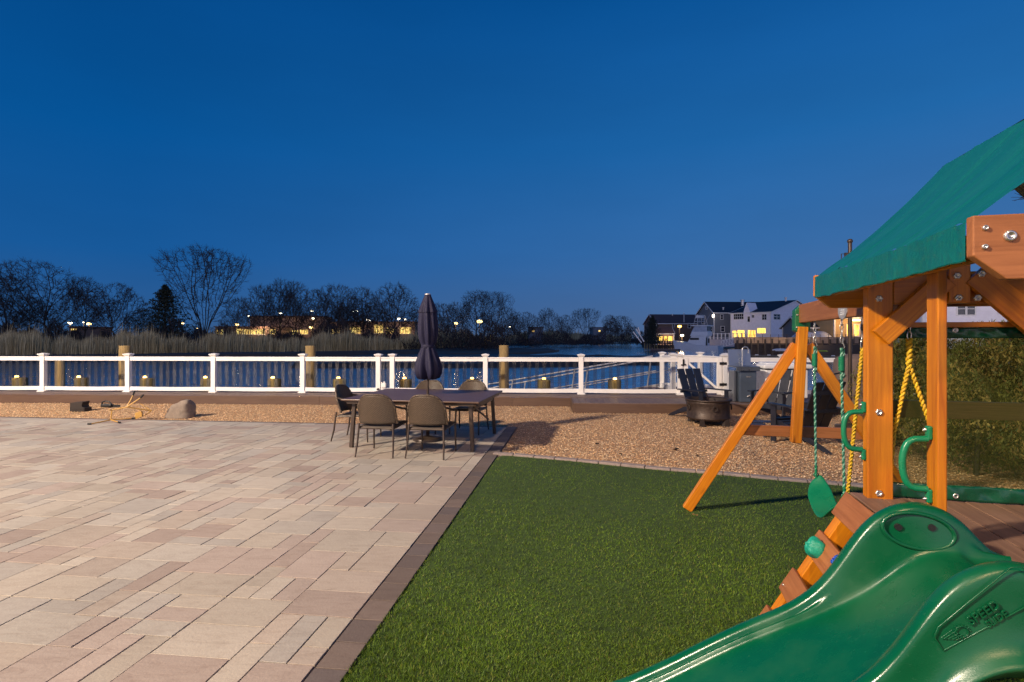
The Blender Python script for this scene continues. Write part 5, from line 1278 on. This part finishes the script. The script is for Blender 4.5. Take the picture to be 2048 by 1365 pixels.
# dock in front of the boathouse
db = thing('dock', 'dark piled dock before the tan boathouse', 'dock', tuple(P(1320, 688, 128)))
a, b = P(1286, 686, 150), P(1362, 688, 148); a.z = b.z = 0
m = MB(); m.bar(a+Z*.15, b+Z*.15, 2.2, .3); m.build('decking', M['plank_dark'], db)
for i in range(15):
    q = a.lerp(b, (i+.3)/15)+V3(0, -1, 0); m = MB(); m.tube([q-Z*1.6, q+Z*(.9+.9*((i*7) % 3)/2*(i < 6))], .15, 8); m.build('pile', M['piling_dark' if i > 5 else 'piling'], db)
bl = thing('boat_lift', 'pale slanted boat hoist arms at the end of the dark dock', 'boat lift', tuple(P(1280, 680, 128)))
for p0, p1 in (((1272, 658), (1288, 684)), ((1266, 664), (1283, 686)), ((1276, 655), (1280, 668))):
    m = MB(); m.bar(P(*p0, 127), P(*p1, 127), .22, .22, (0, 1, 0)); m.build('arm', M['alu'], bl)
fd2 = thing('floating_dock', 'low weathered float tied before the boathouse dock', 'dock', tuple(P(1330, 694, 122)))
a, b = P(1304, 690, 124), P(1358, 693, 120); a.z = b.z = WZ+.35; m = MB(); m.bar(a, b, 1.6, .35); m.build('decking', M['cover_brown'], fd2)
m = MB(); m.bar(a-Z*.25, b-Z*.25, 1.4, .2); m.build('float', M['black'], fd2)
# harbour lamp
def street_lamp(label, px, py, D, colr, s, r, base=.3, group=None, arm=0, pw=0):
    q = P(px, py, D); t = thing('street_lamp', label, 'street lamp', (q.x, q.y, base), 0, group)
    m = MB(); m.tube([V3(q.x, q.y+.1, base), V3(q.x, q.y+.1, q.z+.05)], .09, 6); m.build('pole', M['bronze'], t)
    m = MB(); m.lathe(q, [(.001, -r*.6), (r*.8, -r*.4), (r, 0), (r*.6, r*.35), (.001, r*.5)], 12); m.build('lamp_head', colr, t)
    if pw: lamp('street_lamp_light', tuple(q+V3(0, -.6, -.3)), pw, (1, .7, .35), .3)
    return t
G1 = glow('sodium_lamp', (1, .52, .08), 14); G2 = glow('led_lamp', (1, .86, .60), 11); G3 = glow('warm_lamp', (1, .68, .24), 11)
street_lamp('bright orange harbour lamp between boathouse and boat', 1359, 653, 150, G1, 30, .55, pw=900)
street_lamp('small white dock lamp right of the tan boathouse', 1364, 671, 152, G2, 16, .5, -.5, pw=900)
# sport fishing boat
bt = thing('fishing_boat', 'white sport fishing boat with flybridge moored across the water', 'boat', tuple(P(1395, 697, 150)))
bo = P(1395, 698, 134); bo.z = WZ; kx = 150/F
bu = V3(.76, -.65, 0).normalized(); bv = cross_z(bu)       # bow to stern; the stern swings towards us
def BP(x, y, z): return bo+(bu*x+bv*y+Z*z)*bs
Lh = 12.0; bs = .94
def hull(u, v):
    x = (u-.5)*Lh; w_ = 1.9*min(1, (u/.45)**.6) if u < .45 else 1.9-.15*(u-.45)
    sheer = 2.35-1.25*u**.8 if u < .6 else 1.52-.0*(u-.6)
    sheer = 2.5-1.3*min(1, u/.62)**1.2
    a = (v-.5)*2; k = abs(a)
    return BP(x-(1-k)*.0+(-.9*(k)*(1-u)**3), a/max(k, 1e-6)*w_*(.55+.45*min(1, k*1.25)) if k > .05 else 0, -.25+(sheer+.25)*min(1, k*1.3)**1.4)
m = MB(); m.grid(hull, 26, 16); 
m.add([BP(6, -1.82, -.2), BP(6, 1.82, -.2), BP(6, 1.82, 1.2), BP(6, -1.82, 1.2)], [(0, 1, 2, 3)]); m.build('hull', M['white_gel'], bt)
m = MB(); m.add([BP((u-.5)*Lh, s*1.85*min(1, (u/.45)**.6), 2.48-1.3*min(1, u/.62)**1.2) for u in [i/20 for i in range(17)] for s in (-1, 1)], [(2*i, 2*i+1, 2*i+3, 2*i+2) for i in range(16)]); m.build('foredeck', M['white_gel'], bt)
def taper(m, x0, x1, w0, z0, z1, fx=.0, bx_=.0, wt=.9):
    m.add([BP(x0, -w0, z0), BP(x1, -w0, z0), BP(x1, w0, z0), BP(x0, w0, z0), BP(x0+fx, -w0*wt, z1), BP(x1+bx_, -w0*wt, z1), BP(x1+bx_, w0*wt, z1), BP(x0+fx, w0*wt, z1)], [(3, 2, 1, 0), (4, 5, 6, 7), (0, 1, 5, 4), (1, 2, 6, 5), (2, 3, 7, 6), (3, 0, 4, 7)])
m = MB(); taper(m, -2.6, 2.6, 1.55, 1.2, 3.6, 1.5, .1); m.build('cabin', M['white_gel'], bt, bevel=.06)
for y0, y1, z0, z1 in ((-1.1, -.4, 1.3, 3.2), (.25, 1.05, 1.9, 3.0)):
    m = MB(); m.obox(BP(2.68, (y0+y1)/2, (z0+z1)/2), bv*(y1-y0)/2, bu*.05, Z*(z1-z0)/2); m.build('cabin_door' if z0 < 1.5 else 'window', M['rust'], bt)
m = MB(); m.obox(BP(-.2, -1.52, 2.9), bu*1.1, bv*.06, Z*.25); m.build('window', M['pane'], bt)
m = MB(); taper(m, -1.4, 3.2, 1.6, 3.6, 4.75, .5, .1, 1.0); m.build('flybridge', M['white_gel'], bt, bevel=.06)
m = MB(); taper(m, -1.0, 3.0, 1.5, 4.75, 6.2, .8, 0, .95); m.build('bridge_enclosure', mat('clear_vinyl_curtain', (.38, .42, .50), .2, .25, 1.5), bt)
m = MB()
for y in (-1.0, 0, 1.0): m.obox(BP(3.02, y, 5.5), bv*.36, bu*.03, Z*.5)
m.build('window', M['pane'], bt)
m = MB(); taper(m, -1.2, 3.5, 1.75, 6.2, 6.42, .2, 0, 1.0); m.build('hardtop', M['white_gel'], bt, bevel=.04)
m = MB()
for x in (-.6, 2.2):
    for y in (-1.0, 1.0): m.tube([BP(x, y*1.2, 6.4), BP(x*.6+.3, y*.8, 9.0)], .05, 6)
for z in (7.4, 8.3, 9.0):
    k = 1-.14*(z-7.4); c4 = [BP(-.4, -1*k, z), BP(1.6, -1*k, z), BP(1.6, k, z), BP(-.4, k, z)]
    for i in range(4): m.tube([c4[i], c4[(i+1) % 4]], .045, 6)
m.build('tuna_tower', M['alu'], bt)
m = MB(); taper(m, -.3, 1.5, .8, 7.35, 7.45, 0, 0, 1); taper(m, -.3, 1.4, .75, 8.3, 9.0, .1, 0, 1); m.build('tower_buggy', M['white_gel'], bt)
m = MB(); taper(m, 2.7, 6.0, 1.8, .9, 1.05, 0, 0, 1); m.build('cockpit', M['white_gel'], bt)
m = MB()
for y in (-1.3, 1.3): m.tube([BP(.5, y, 5), BP(2.2, y*2.4, 9.5)], .03, 5)
m.build('outrigger', M['alu'], bt)

# ---------------------------------------------------------------- trees
def gen_tree(seed, h, w_, style):
    """bare tree grown towards points scattered in its crown: returns trunk and twig segments"""
    rng = np.random.default_rng(seed); na = 2000
    # crown envelope
    pts = []
    while len(pts) < na:
        q = rng.uniform(-1, 1, 3); e = (q[2]+1)/2
        if style == 'vase':
            lim = .22+.78*min(1, e*1.25)**.8 if e < .8 else (1-((e-.8)/.2)**2*.75)**.5
            lim *= .76+.24*np.cos(6*np.arctan2(q[1], q[0])+e*2)
        elif style == 'lean': lim = np.sqrt(max(0, 1-(2*e-1)**2))*(.8+.2*np.cos(4*np.arctan2(q[1], q[0])))
        elif style == 'tall': lim = max(0, 1-(2*e-.9)**2)**.6*(.75+.25*np.cos(3*np.arctan2(q[1], q[0])+e*7))
        else: lim = np.sqrt(max(0, 1-(1.9*e-.9)**2))*(.74+.26*np.cos((3+seed % 3)*np.arctan2(q[1], q[0])+e*8+seed))
        r = np.hypot(q[0], q[1])
        if r < lim and (r > lim*.35 or rng.random() < .45):
            z0 = .16 if style == 'vase' else .24
            x, y, z = q[0]*w_/2, q[1]*w_/2, h*(z0+(1-z0)*e)
            if style == 'lean': x -= .25*w_*e
            pts.append((x, y, z))
    A = np.array(pts)
    for k in range(5):                    # broken, uneven crown
        c_ = A[rng.integers(len(A))]; A = A[np.linalg.norm(A-c_, axis=1) > w_*rng.uniform(.07, .17)]
    step = h*.024; infl = h*.34; kill = step*1.25
    nodes = [np.array([0, 0, 0.])]; par = [-1]
    if style == 'vase':                   # several stems leave the ground together
        for k in range(3): nodes.append(nodes[-1]+np.array([0, 0, step])); par.append(len(nodes)-2)
        base = len(nodes)-1
        for k in range(9):
            a = k*2*pi/9+rng.uniform(-.3, .3); t_ = rng.uniform(.15, .75); p = nodes[base]; pi_ = base; d = np.array([np.cos(a)*t_, np.sin(a)*t_, 1.])
            for j in range(9):
                d = d/np.linalg.norm(d)+rng.normal(0, .06, 3)+np.array([0, 0, .04]); p = p+d/np.linalg.norm(d)*step; nodes.append(p); par.append(pi_); pi_ = len(nodes)-1
    else:
        d = np.array([0, 0, 1.])
        for k in range(int(.30*h/step)):
            d = d+rng.normal(0, .05, 3)+(np.array([-.03, 0, 0]) if style == 'lean' else 0); d /= np.linalg.norm(d); nodes.append(nodes[-1]+d*step); par.append(len(nodes)-2)
    Nn = np.array(nodes); best = np.full(len(A), 1e9); who = np.zeros(len(A), int)
    def upd(i0):
        nonlocal best, who
        D = np.linalg.norm(A[:, None]-Nn[None, i0:], axis=2); j = D.argmin(1); dm = D[np.arange(len(A)), j]; m = dm < best
        best[m] = dm[m]; who[m] = j[m]+i0
    upd(0)
    for it in range(110):
        act = best < infl
        if not act.any() or len(A) == 0: break
        new_p, new_par = [], []
        for w2 in np.unique(who[act]):
            s_ = act & (who == w2); v = A[s_]-Nn[w2]; v = (v/np.linalg.norm(v, axis=1)[:, None]).mean(0)+rng.normal(0, .07, 3)+np.array([0, 0, .10])
            new_p.append(Nn[w2]+v/max(np.linalg.norm(v), 1e-6)*step); new_par.append(w2)
        i0 = len(Nn); Nn = np.concatenate([Nn, np.array(new_p)]); par += [int(x) for x in new_par]; upd(i0)
        keep = best > kill; A, best, who = A[keep], best[keep], who[keep]
        if len(Nn) > 9000: break
    n = len(Nn); cnt = np.zeros(n); kids = np.zeros(n, int)
    for i in range(n-1, 0, -1):
        if kids[i] == 0: cnt[i] = 1
        cnt[par[i]] += cnt[i]; kids[par[i]] += 1
    rad = .011*(cnt+.3)**.45*h/14+.010; tr, tw = [], []
    for i in range(1, n):
        (tr if rad[i] > .075 else tw).append((Nn[par[i]], Nn[i], rad[par[i]] if rad[par[i]] < rad[i]*1.8 else rad[i]*1.3, rad[i]))
    for i in range(1, n):                 # fine twigs
        if cnt[i] < 5:
            d0 = Nn[i]-Nn[par[i]]; d0 /= np.linalg.norm(d0)
            out_ = Nn[i]*np.array([1, 1, 0]); out_ /= max(np.linalg.norm(out_), .1)
            for k in range(4 if cnt[i] < 2 else 2):
                d = d0*.7+out_*.45+rng.normal(0, .38, 3)+np.array([0, 0, .35]); d /= np.linalg.norm(d); L = step*rng.uniform(1.0, 2.8); e = Nn[i]+d*L
                tw.append((Nn[i], e, .017, .009))
    return tr, tw
def segs_mesh(name, segs, mt, parent, lo=3):
    n = len(segs); A = np.array([s[0] for s in segs]); B = np.array([s[1] for s in segs]); ra = np.array([s[2] for s in segs])[:, None]; rb = np.array([s[3] for s in segs])[:, None]
    d = B-A; d /= np.maximum(np.linalg.norm(d, axis=1), 1e-6)[:, None]
    ref = np.where(np.abs(d[:, 2:3]) < .9, np.array([[0, 0, 1.]]), np.array([[1., 0, 0]])); u = np.cross(d, ref); u /= np.linalg.norm(u, axis=1)[:, None]; v = np.cross(d, u)
    rings = []
    for P0, r in ((A, ra), (B, rb)):
        for k in range(3):
            a = 2*pi*k/3; rings.append(P0+(u*cos(a)+v*sin(a))*r)
    V = np.stack(rings, 1).reshape(-1, 3)
    f0 = np.array([[0, 1, 4, 3], [1, 2, 5, 4], [2, 0, 3, 5]]); Fc = (f0[None]+(np.arange(n)*6)[:, None, None]).reshape(-1, 4)
    return np_obj(name, V, Fc, mt, None, parent)
def tree_proto(seed, h, w_, style, label, group):
    t = thing('bare_tree', label, 'tree', (0, 0, 0), 0, group)
    tr, tw = gen_tree(seed, h, w_, style); segs_mesh('trunk', tr, M['bark'], t); segs_mesh('crown', tw, M['twig'], t); return t
grp = 'bare trees along the far shore'
protos = {}
def place_tree(kind, px, top, D, label, wscale=1, base=WZ+.6, rz=None):
    specs = {'vase': (3, 21, 21, 'vase'), 'wide': (33, 19, 21, 'lean'), 'oak': (8, 14, 14, 'oak'), 'oak2': (15, 14, 12, 'oak'), 'tall': (21, 15, 10, 'tall'), 'round': (27, 12, 11, 'oak')}
    if kind not in protos:
        t = tree_proto(*specs[kind], label, grp); protos[kind] = t
        zs = [v.co.z for o in bpy.data.objects if o.parent == t for v in o.data.vertices]; t['h'] = max(zs)
    else: t = copy_tree(protos[kind]); t['label'] = label
    q = P(px, top, D); hh = protos[kind]['h']; s = (q.z-base)/hh
    t.location = (q.x, D, base); t.scale = (s*wscale*R.uniform(.85, 1.15), s*wscale, s); t.rotation_euler = (0, 0, R.uniform(0, 6.28) if rz is None else rz)
    return t
place_tree('vase', 408, 490, 128, 'tallest tree, broad vase shaped crown over the reeds', 1.0, rz=.3)
place_tree('wide', 108, 512, 120, 'wide leaning bare tree at the far left of the shore', 1.0, rz=0)
place_tree('oak', 20, 545, 118, 'bare tree cut by the left picture edge', .95)
place_tree('oak2', 168, 548, 126, 'bare tree between the wide leaning one and the small round one', .8)
place_tree('round', 234, 562, 124, 'small round bare tree standing alone left of the evergreen', .95)
for i, (k, px, top, D, w_, lab) in enumerate([
    ('oak', 525, 565, 135, .85, 'bare tree just right of the tallest tree'), ('oak2', 562, 552, 138, .85, 'round topped bare tree above the yellow lit building'),
    ('tall', 590, 556, 142, .8, 'narrow bare tree right of the yellow lit building'), ('round', 632, 575, 140, 1.0, 'low bare tree behind the knotty piling'),
    ('oak', 672, 563, 145, .85, 'bare tree right of the pink lit building'), ('tall', 724, 568, 145, 1.0, 'slender bare tree left of the domed one'),
    ('round', 700, 590, 150, 1.1, 'small bare tree below the slender one'), ('oak2', 790, 560, 140, .9, 'dome shaped bare tree left of the navy umbrella'),
    ('round', 755, 590, 146, 1.0, 'small bare tree under the domed crown'), ('oak', 880, 602, 150, .9, 'low bare tree right of the navy umbrella'),
    ('oak2', 912, 600, 152, .8, 'low bare tree second right of the umbrella'), ('tall', 952, 575, 150, 1.15, 'tall feathery bare tree by the bright street lamp'),
    ('vase', 985, 580, 150, .85, 'dense bare tree right of the bright street lamp'), ('round', 1012, 612, 155, 1.1, 'low bare tree above the smooth piling'),
    ('round', 1052, 622, 185, 1.0, 'small distant bare tree left of the lagoon mouth'), ('oak2', 1095, 613, 190, .85, 'roundish distant bare tree over the lagoon reeds'),
    ('round', 1132, 628, 200, .9, 'tiny distant bare tree over the lagoon'), ('vase', 1172, 615, 210, .95, 'vase shaped distant bare tree over the lagoon'),
    ('tall', 1220, 627, 240, 1.0, 'left one of the distant pair near the harbour'), ('oak', 1243, 629, 240, .9, 'right one of the distant pair near the harbour'),
    ('oak', 480, 590, 140, .8, 'shadowed bare tree under the right side of the tallest crown'), ('round', 60, 590, 122, 1.1, 'low bare tree at far left below the leaning one'),
    ('round', 845, 610, 150, 1.1, 'low bare tree hidden behind the navy umbrella'), ('round', 290, 615, 134, 1.0, 'low bare tree left of the dark evergreen')]):
    place_tree(k, px, top, D, lab, w_)
# near bare tree behind the neighbour, only its twigs reach into view
place_tree('oak2', 2330, 60, 30, 'near bare tree whose twig tips enter at the right edge', .82, -.2, .6)
# evergreens
M['needles'] = leafy('needles')
def evergreen(label, px, top, D, w_, seed, base=WZ+.6):
    q = P(px, top, D); h = q.z-base; t = thing('evergreen_tree', label, 'tree', (q.x, D, base)); rng = np.random.default_rng(seed)
    m = MB(); m.tube([V3(q.x, D, base), V3(q.x, D, base+h*.96)], [h*.022, .03], 6); m.build('trunk', M['bark'], t)
    n = 9000; lv = rng.integers(0, 15, n); e = (lv+rng.normal(0, .16, n))/14.5; e = np.clip(e, .02, .995)
    a = rng.integers(0, 7, n)*.9+lv*1.7+rng.normal(0, .22, n); L = w_*(1-e)**.75*(1+.35*np.sin(lv*2.3+a*3))
    rad = L*rng.random(n)**.6
    c = np.stack([rad*np.cos(a), rad*np.sin(a), h*(.10+.90*e)+rad*.22+rng.normal(0, h*.012, n)], 1)
    s = h*rng.uniform(.014, .03, n); d = rng.normal(size=(n, 3)); d /= np.linalg.norm(d, axis=1)[:, None]; p = rng.normal(size=(n, 3)); p /= np.linalg.norm(p, axis=1)[:, None]
    V = np.stack([c-p*s[:, None]*.4, c+p*s[:, None]*.4, c+d*s[:, None]*1.5], 1).reshape(-1, 3)
    pal = np.array([(.014, .022, .014), (.020, .028, .016), (.010, .016, .012)]); cc = pal[rng.integers(0, 3, n)]
    np_obj('crown', V, np.arange(n*3).reshape(-1, 3), M['needles'], np.repeat(cc, 3, 0), t)
evergreen('dark evergreen in front of the tallest tree', 330, 572, 122, 5.6, 3)
evergreen('small pointed evergreen left of the brown house', 1305, 633, 134, 2.6, 5)
# thicket along the shore, reeds in front
def thicket():
    rng = np.random.default_rng(4); n = 75000
    px = rng.uniform(-60, 1320, n); D = np.where(px < 1010, rng.uniform(112, 160, n), rng.uniform(170, 235, n))
    hmax = 3.6+1.3*np.sin(px*.021)+1.3*np.sin(px*.057+1)+1.0*np.sin(px*.13); hmax *= np.where(px > 1010, 1.3, 1)
    x = (px-CX)/F*D; z = WZ+.5+np.abs(hmax)*rng.random(n)**1.25
    s = rng.uniform(.25, .7, n); d = rng.normal(size=(n, 3)); d[:, 2] = np.abs(d[:, 2])+.8; d /= np.linalg.norm(d, axis=1)[:, None]; p = rng.normal(size=(n, 3)); p /= np.linalg.norm(p, axis=1)[:, None]
    c = np.stack([x, D, z], 1); w_ = np.where(rng.random(n) < .5, .05, .22)
    V = np.stack([c-p*(s*w_)[:, None], c+p*(s*w_)[:, None], c+d*s[:, None]*2], 1).reshape(-1, 3)
    struct(np_obj('undergrowth', V, np.arange(n*3).reshape(-1, 3), M['twig']), 'stuff')
thicket()
M['reed'] = mat('dry_reed', (.2, .16, .11), .9, .1, attr=True)
def reeds():
    rng = np.random.default_rng(6); n = 46000; out_ = []
    px = rng.uniform(-40, 1262, n)
    wl = np.interp(px, [-300, 60, 300, 520, 760, 900, 1010, 1011, 1100, 1230, 1262], [721, 720, 717, 711.5, 707, 702, 694, 692, 689.0, 687.4, 687])
    D0_ = (HC-WZ)*F/(wl-HY); D = D0_+rng.random(n)**1.3*np.where(px < 1010, 22, 40)+1
    gap = np.sin(px*.05)+np.sin(px*.017+2); keep = rng.random(n) < np.clip(.55+.28*gap, .22, 1); keep |= px > 800
    keep &= ~((px > 375) & (px < 415) & (rng.random(n) < .8))
    px, D = px[keep], D[keep]; n = len(px)
    h = (2.9+.5*np.sin(px*.03)+.3*np.sin(px*.11))*rng.uniform(.55, 1.15, n)*(1+.35*(rng.random(n) < .06))*np.where(px > 820, 1.15, 1)*np.where(px > 1010, 1.35, 1); x = (px-CX)/F*D; z0 = WZ+.45
    w_ = D*rng.uniform(.00014, .00030, n); lean = rng.normal(.12, .22, n); ly = rng.normal(0, .15, n)
    b = np.stack([x, D, np.full(n, z0)], 1); k = np.stack([x+lean*.45, D+ly*.5, z0+h*.7], 1); tip = np.stack([x+lean, D+ly, z0+h], 1); dx = np.stack([w_, w_*0, w_*0], 1)
    V = np.stack([b-dx, b+dx, k+dx*1.15, tip, k-dx*1.15], 1).reshape(-1, 3)
    i = np.arange(n)*5; Fc = np.concatenate([np.stack([i, i+1, i+2, i+4], 1), np.stack([i+4, i+2, i+3, i+3], 1)])
    Fq = np.stack([i, i+1, i+2, i+4], 1); Ft = np.stack([i+4, i+2, i+3], 1)
    tri = np.concatenate([Fq[:, [0, 1, 2]], Fq[:, [0, 2, 3]], Ft])
    pal = np.array([(.48, .40, .22), (.64, .55, .33), (.25, .20, .105), (.38, .29, .15)]); cc = pal[rng.integers(0, 4, n)]*rng.uniform(.75, 1.15, (n, 1))
    struct(np_obj('reeds', V, tri, M['reed'], np.repeat(cc, 5, 0)), 'stuff')
reeds()
# pale drift branch sticking out of the reeds
t = thing('driftwood', 'pale fallen branch leaning out of the reeds below the tallest tree', 'branch', tuple(G(400, 706, WZ)))
m = MB(); m.tube([P(410, 700, 96), P(392, 684, 97), P(376, 673, 98)], [.12, .08, .03], 6); m.build('limb', M['cover_brown'], t)
m = MB(); m.tube([P(395, 686, 97), P(384, 690, 96.5), P(372, 692, 96)], [.06, .04, .02], 6); m.build('limb', M['cover_brown'], t)
# lit buildings and lamps behind the trees
def far_building(label, px0, px1, py0, py1, D, wall, wins, mt, py2=None):
    a, b = P(px0, py1, D), P(px1, py1, D); h = (py1-py0)*D/F; c = (a+b)/2
    t = thing('store_building', label, 'building', (c.x, c.y, WZ+.6))
    zb = WZ+.6
    m = MB(); m.obox(V3(c.x, D+6, (zb+a.z+h)/2), V3((b-a).length/2, 0, 0), V3(0, 6, 0), Z*(a.z+h-zb)/2); m.build('wall', M[wall], t)
    m = MB(); m.obox(V3(c.x, D+6, a.z+h+.15), V3((b-a).length/2+.3, 0, 0), V3(0, 6.3, 0), Z*.15); m.build('roof', M['roof_brown'], t)
    for (x0, x1, y0, y1) in wins:
        p, q = P(x0, y1, D), P(x1, y0, D); m = MB(); cc = (p+q)/2; hw_, hh_ = (q.x-p.x)/2, (q.z-p.z)/2
        f = MB(); f.obox(cc+V3(0, -.03, -hh_-.06), V3(hw_+.1, 0, 0), V3(0, .1, 0), Z*.06); fo = f.build('window', M['vinyl'], t)
        m.obox(cc, V3(hw_, 0, 0), V3(0, .05, 0), Z*hh_); m.build('pane', M[mt], fo)
M['wall_pink'] = mat('lamplit_stucco', (.30, .20, .15), .8, .2, .3)
far_building('low building with a row of yellow lit windows behind the trees', 430, 552, 655, 672, 168, 'sid_brown', [(434, 446, 660, 669), (472, 486, 658, 669), (488, 500, 659, 669), (502, 512, 660, 669), (514, 530, 659, 669), (540, 551, 659, 669)], 'lit_pale')
far_building('pink lamplit store building glimpsed through bare branches', 500, 640, 634, 672, 180, 'wall_pink', [(556, 572, 660, 669), (576, 596, 661, 669), (600, 616, 660, 669)], 'lit_pale')
far_building('long pale lamplit store building behind the domed tree', 660, 830, 645, 672, 185, 'wall_pink', [(664, 680, 658, 668), (700, 722, 655, 668), (748, 766, 650, 667), (772, 790, 656, 668), (800, 822, 655, 668)], 'lit_pale')
far_building('small grey house glimpsed between distant trees over the lagoon', 1058, 1086, 656, 670, 215, 'sid_grey', [(1064, 1069, 661, 664)], 'lit_pale')
far_building('grey house behind the vase shaped distant tree', 1186, 1212, 656, 670, 265, 'sid_grey', [(1197, 1201, 661, 664)], 'lit_pale')
far_building('small dark shed with pale lit front under the leaning tree', 138, 160, 655, 668, 150, 'sid_brown', [(142, 154, 658, 662)], 'lit_pale')
lamps = [(140, 646, G2, .62, 'wide white lot lamp at far left under the leaning tree'), (178, 648, G3, .62, 'round warm lot lamp at far left beside the wide white one'), (167, 645, G2, .25, 'tiny lot lamp between the two far left ones'),
    (327, 651, G3, .36, 'small warm lamp inside the dark evergreen'), (365, 647, G3, .38, 'small warm lamp right of the dark evergreen'), (394, 658, G3, .33, 'small low lamp under the tallest tree'),
    (474, 649, G3, .55, 'yellow lamp left above the yellow lit windows'), (497, 632, G2, .36, 'white lamp high between the tallest tree and its neighbour'), (561, 627, G2, .50, 'white lamp in the round topped tree'),
    (624, 622, G2, .42, 'upper of the two lamps left of the knotty piling'), (627, 637, G2, .55, 'lower of the two lamps left of the knotty piling'), (622, 655, G3, .55, 'low warm lamp before the pink building'),
    (708, 623, G2, .26, 'left lamp of the high pair by the slender tree'), (715, 623, G2, .26, 'right lamp of the high pair by the slender tree'), (734, 641, G2, .28, 'left lamp of the small pair before the long building'), (739, 641, G2, .28, 'right lamp of the small pair before the long building'),
    (798, 638, G2, .52, 'big lamp of the pair left of the umbrella'), (810, 639, G2, .36, 'small lamp of the pair left of the umbrella'), (869, 635, G2, .60, 'white lamp just right of the umbrella'),
    (912, 647, G3, .58, 'warm lamp second right of the umbrella'), (959, 643, G3, .85, 'brightest lamp on the shore beside the feathery tree'), (885, 651, G2, .22, 'faint lamp between the umbrella lamps'), (1020, 654, G2, .22, 'faint lamp right of the brightest shore lamp')]
for px, py, mt, r, lab in lamps: street_lamp(lab, px, py, 158, mt, 16, r*1.0, WZ+.6, 'parking lot lamps beyond the trees', pw=420 if r > .5 else 0)
for px in (520, 600, 690, 760, 810): 
    q = P(px, 655, 166); lamp('store_wall_fill', tuple(q), 1500, (1, .66, .38), .5)  # added lamps without fixtures, brightening the store walls behind the branches
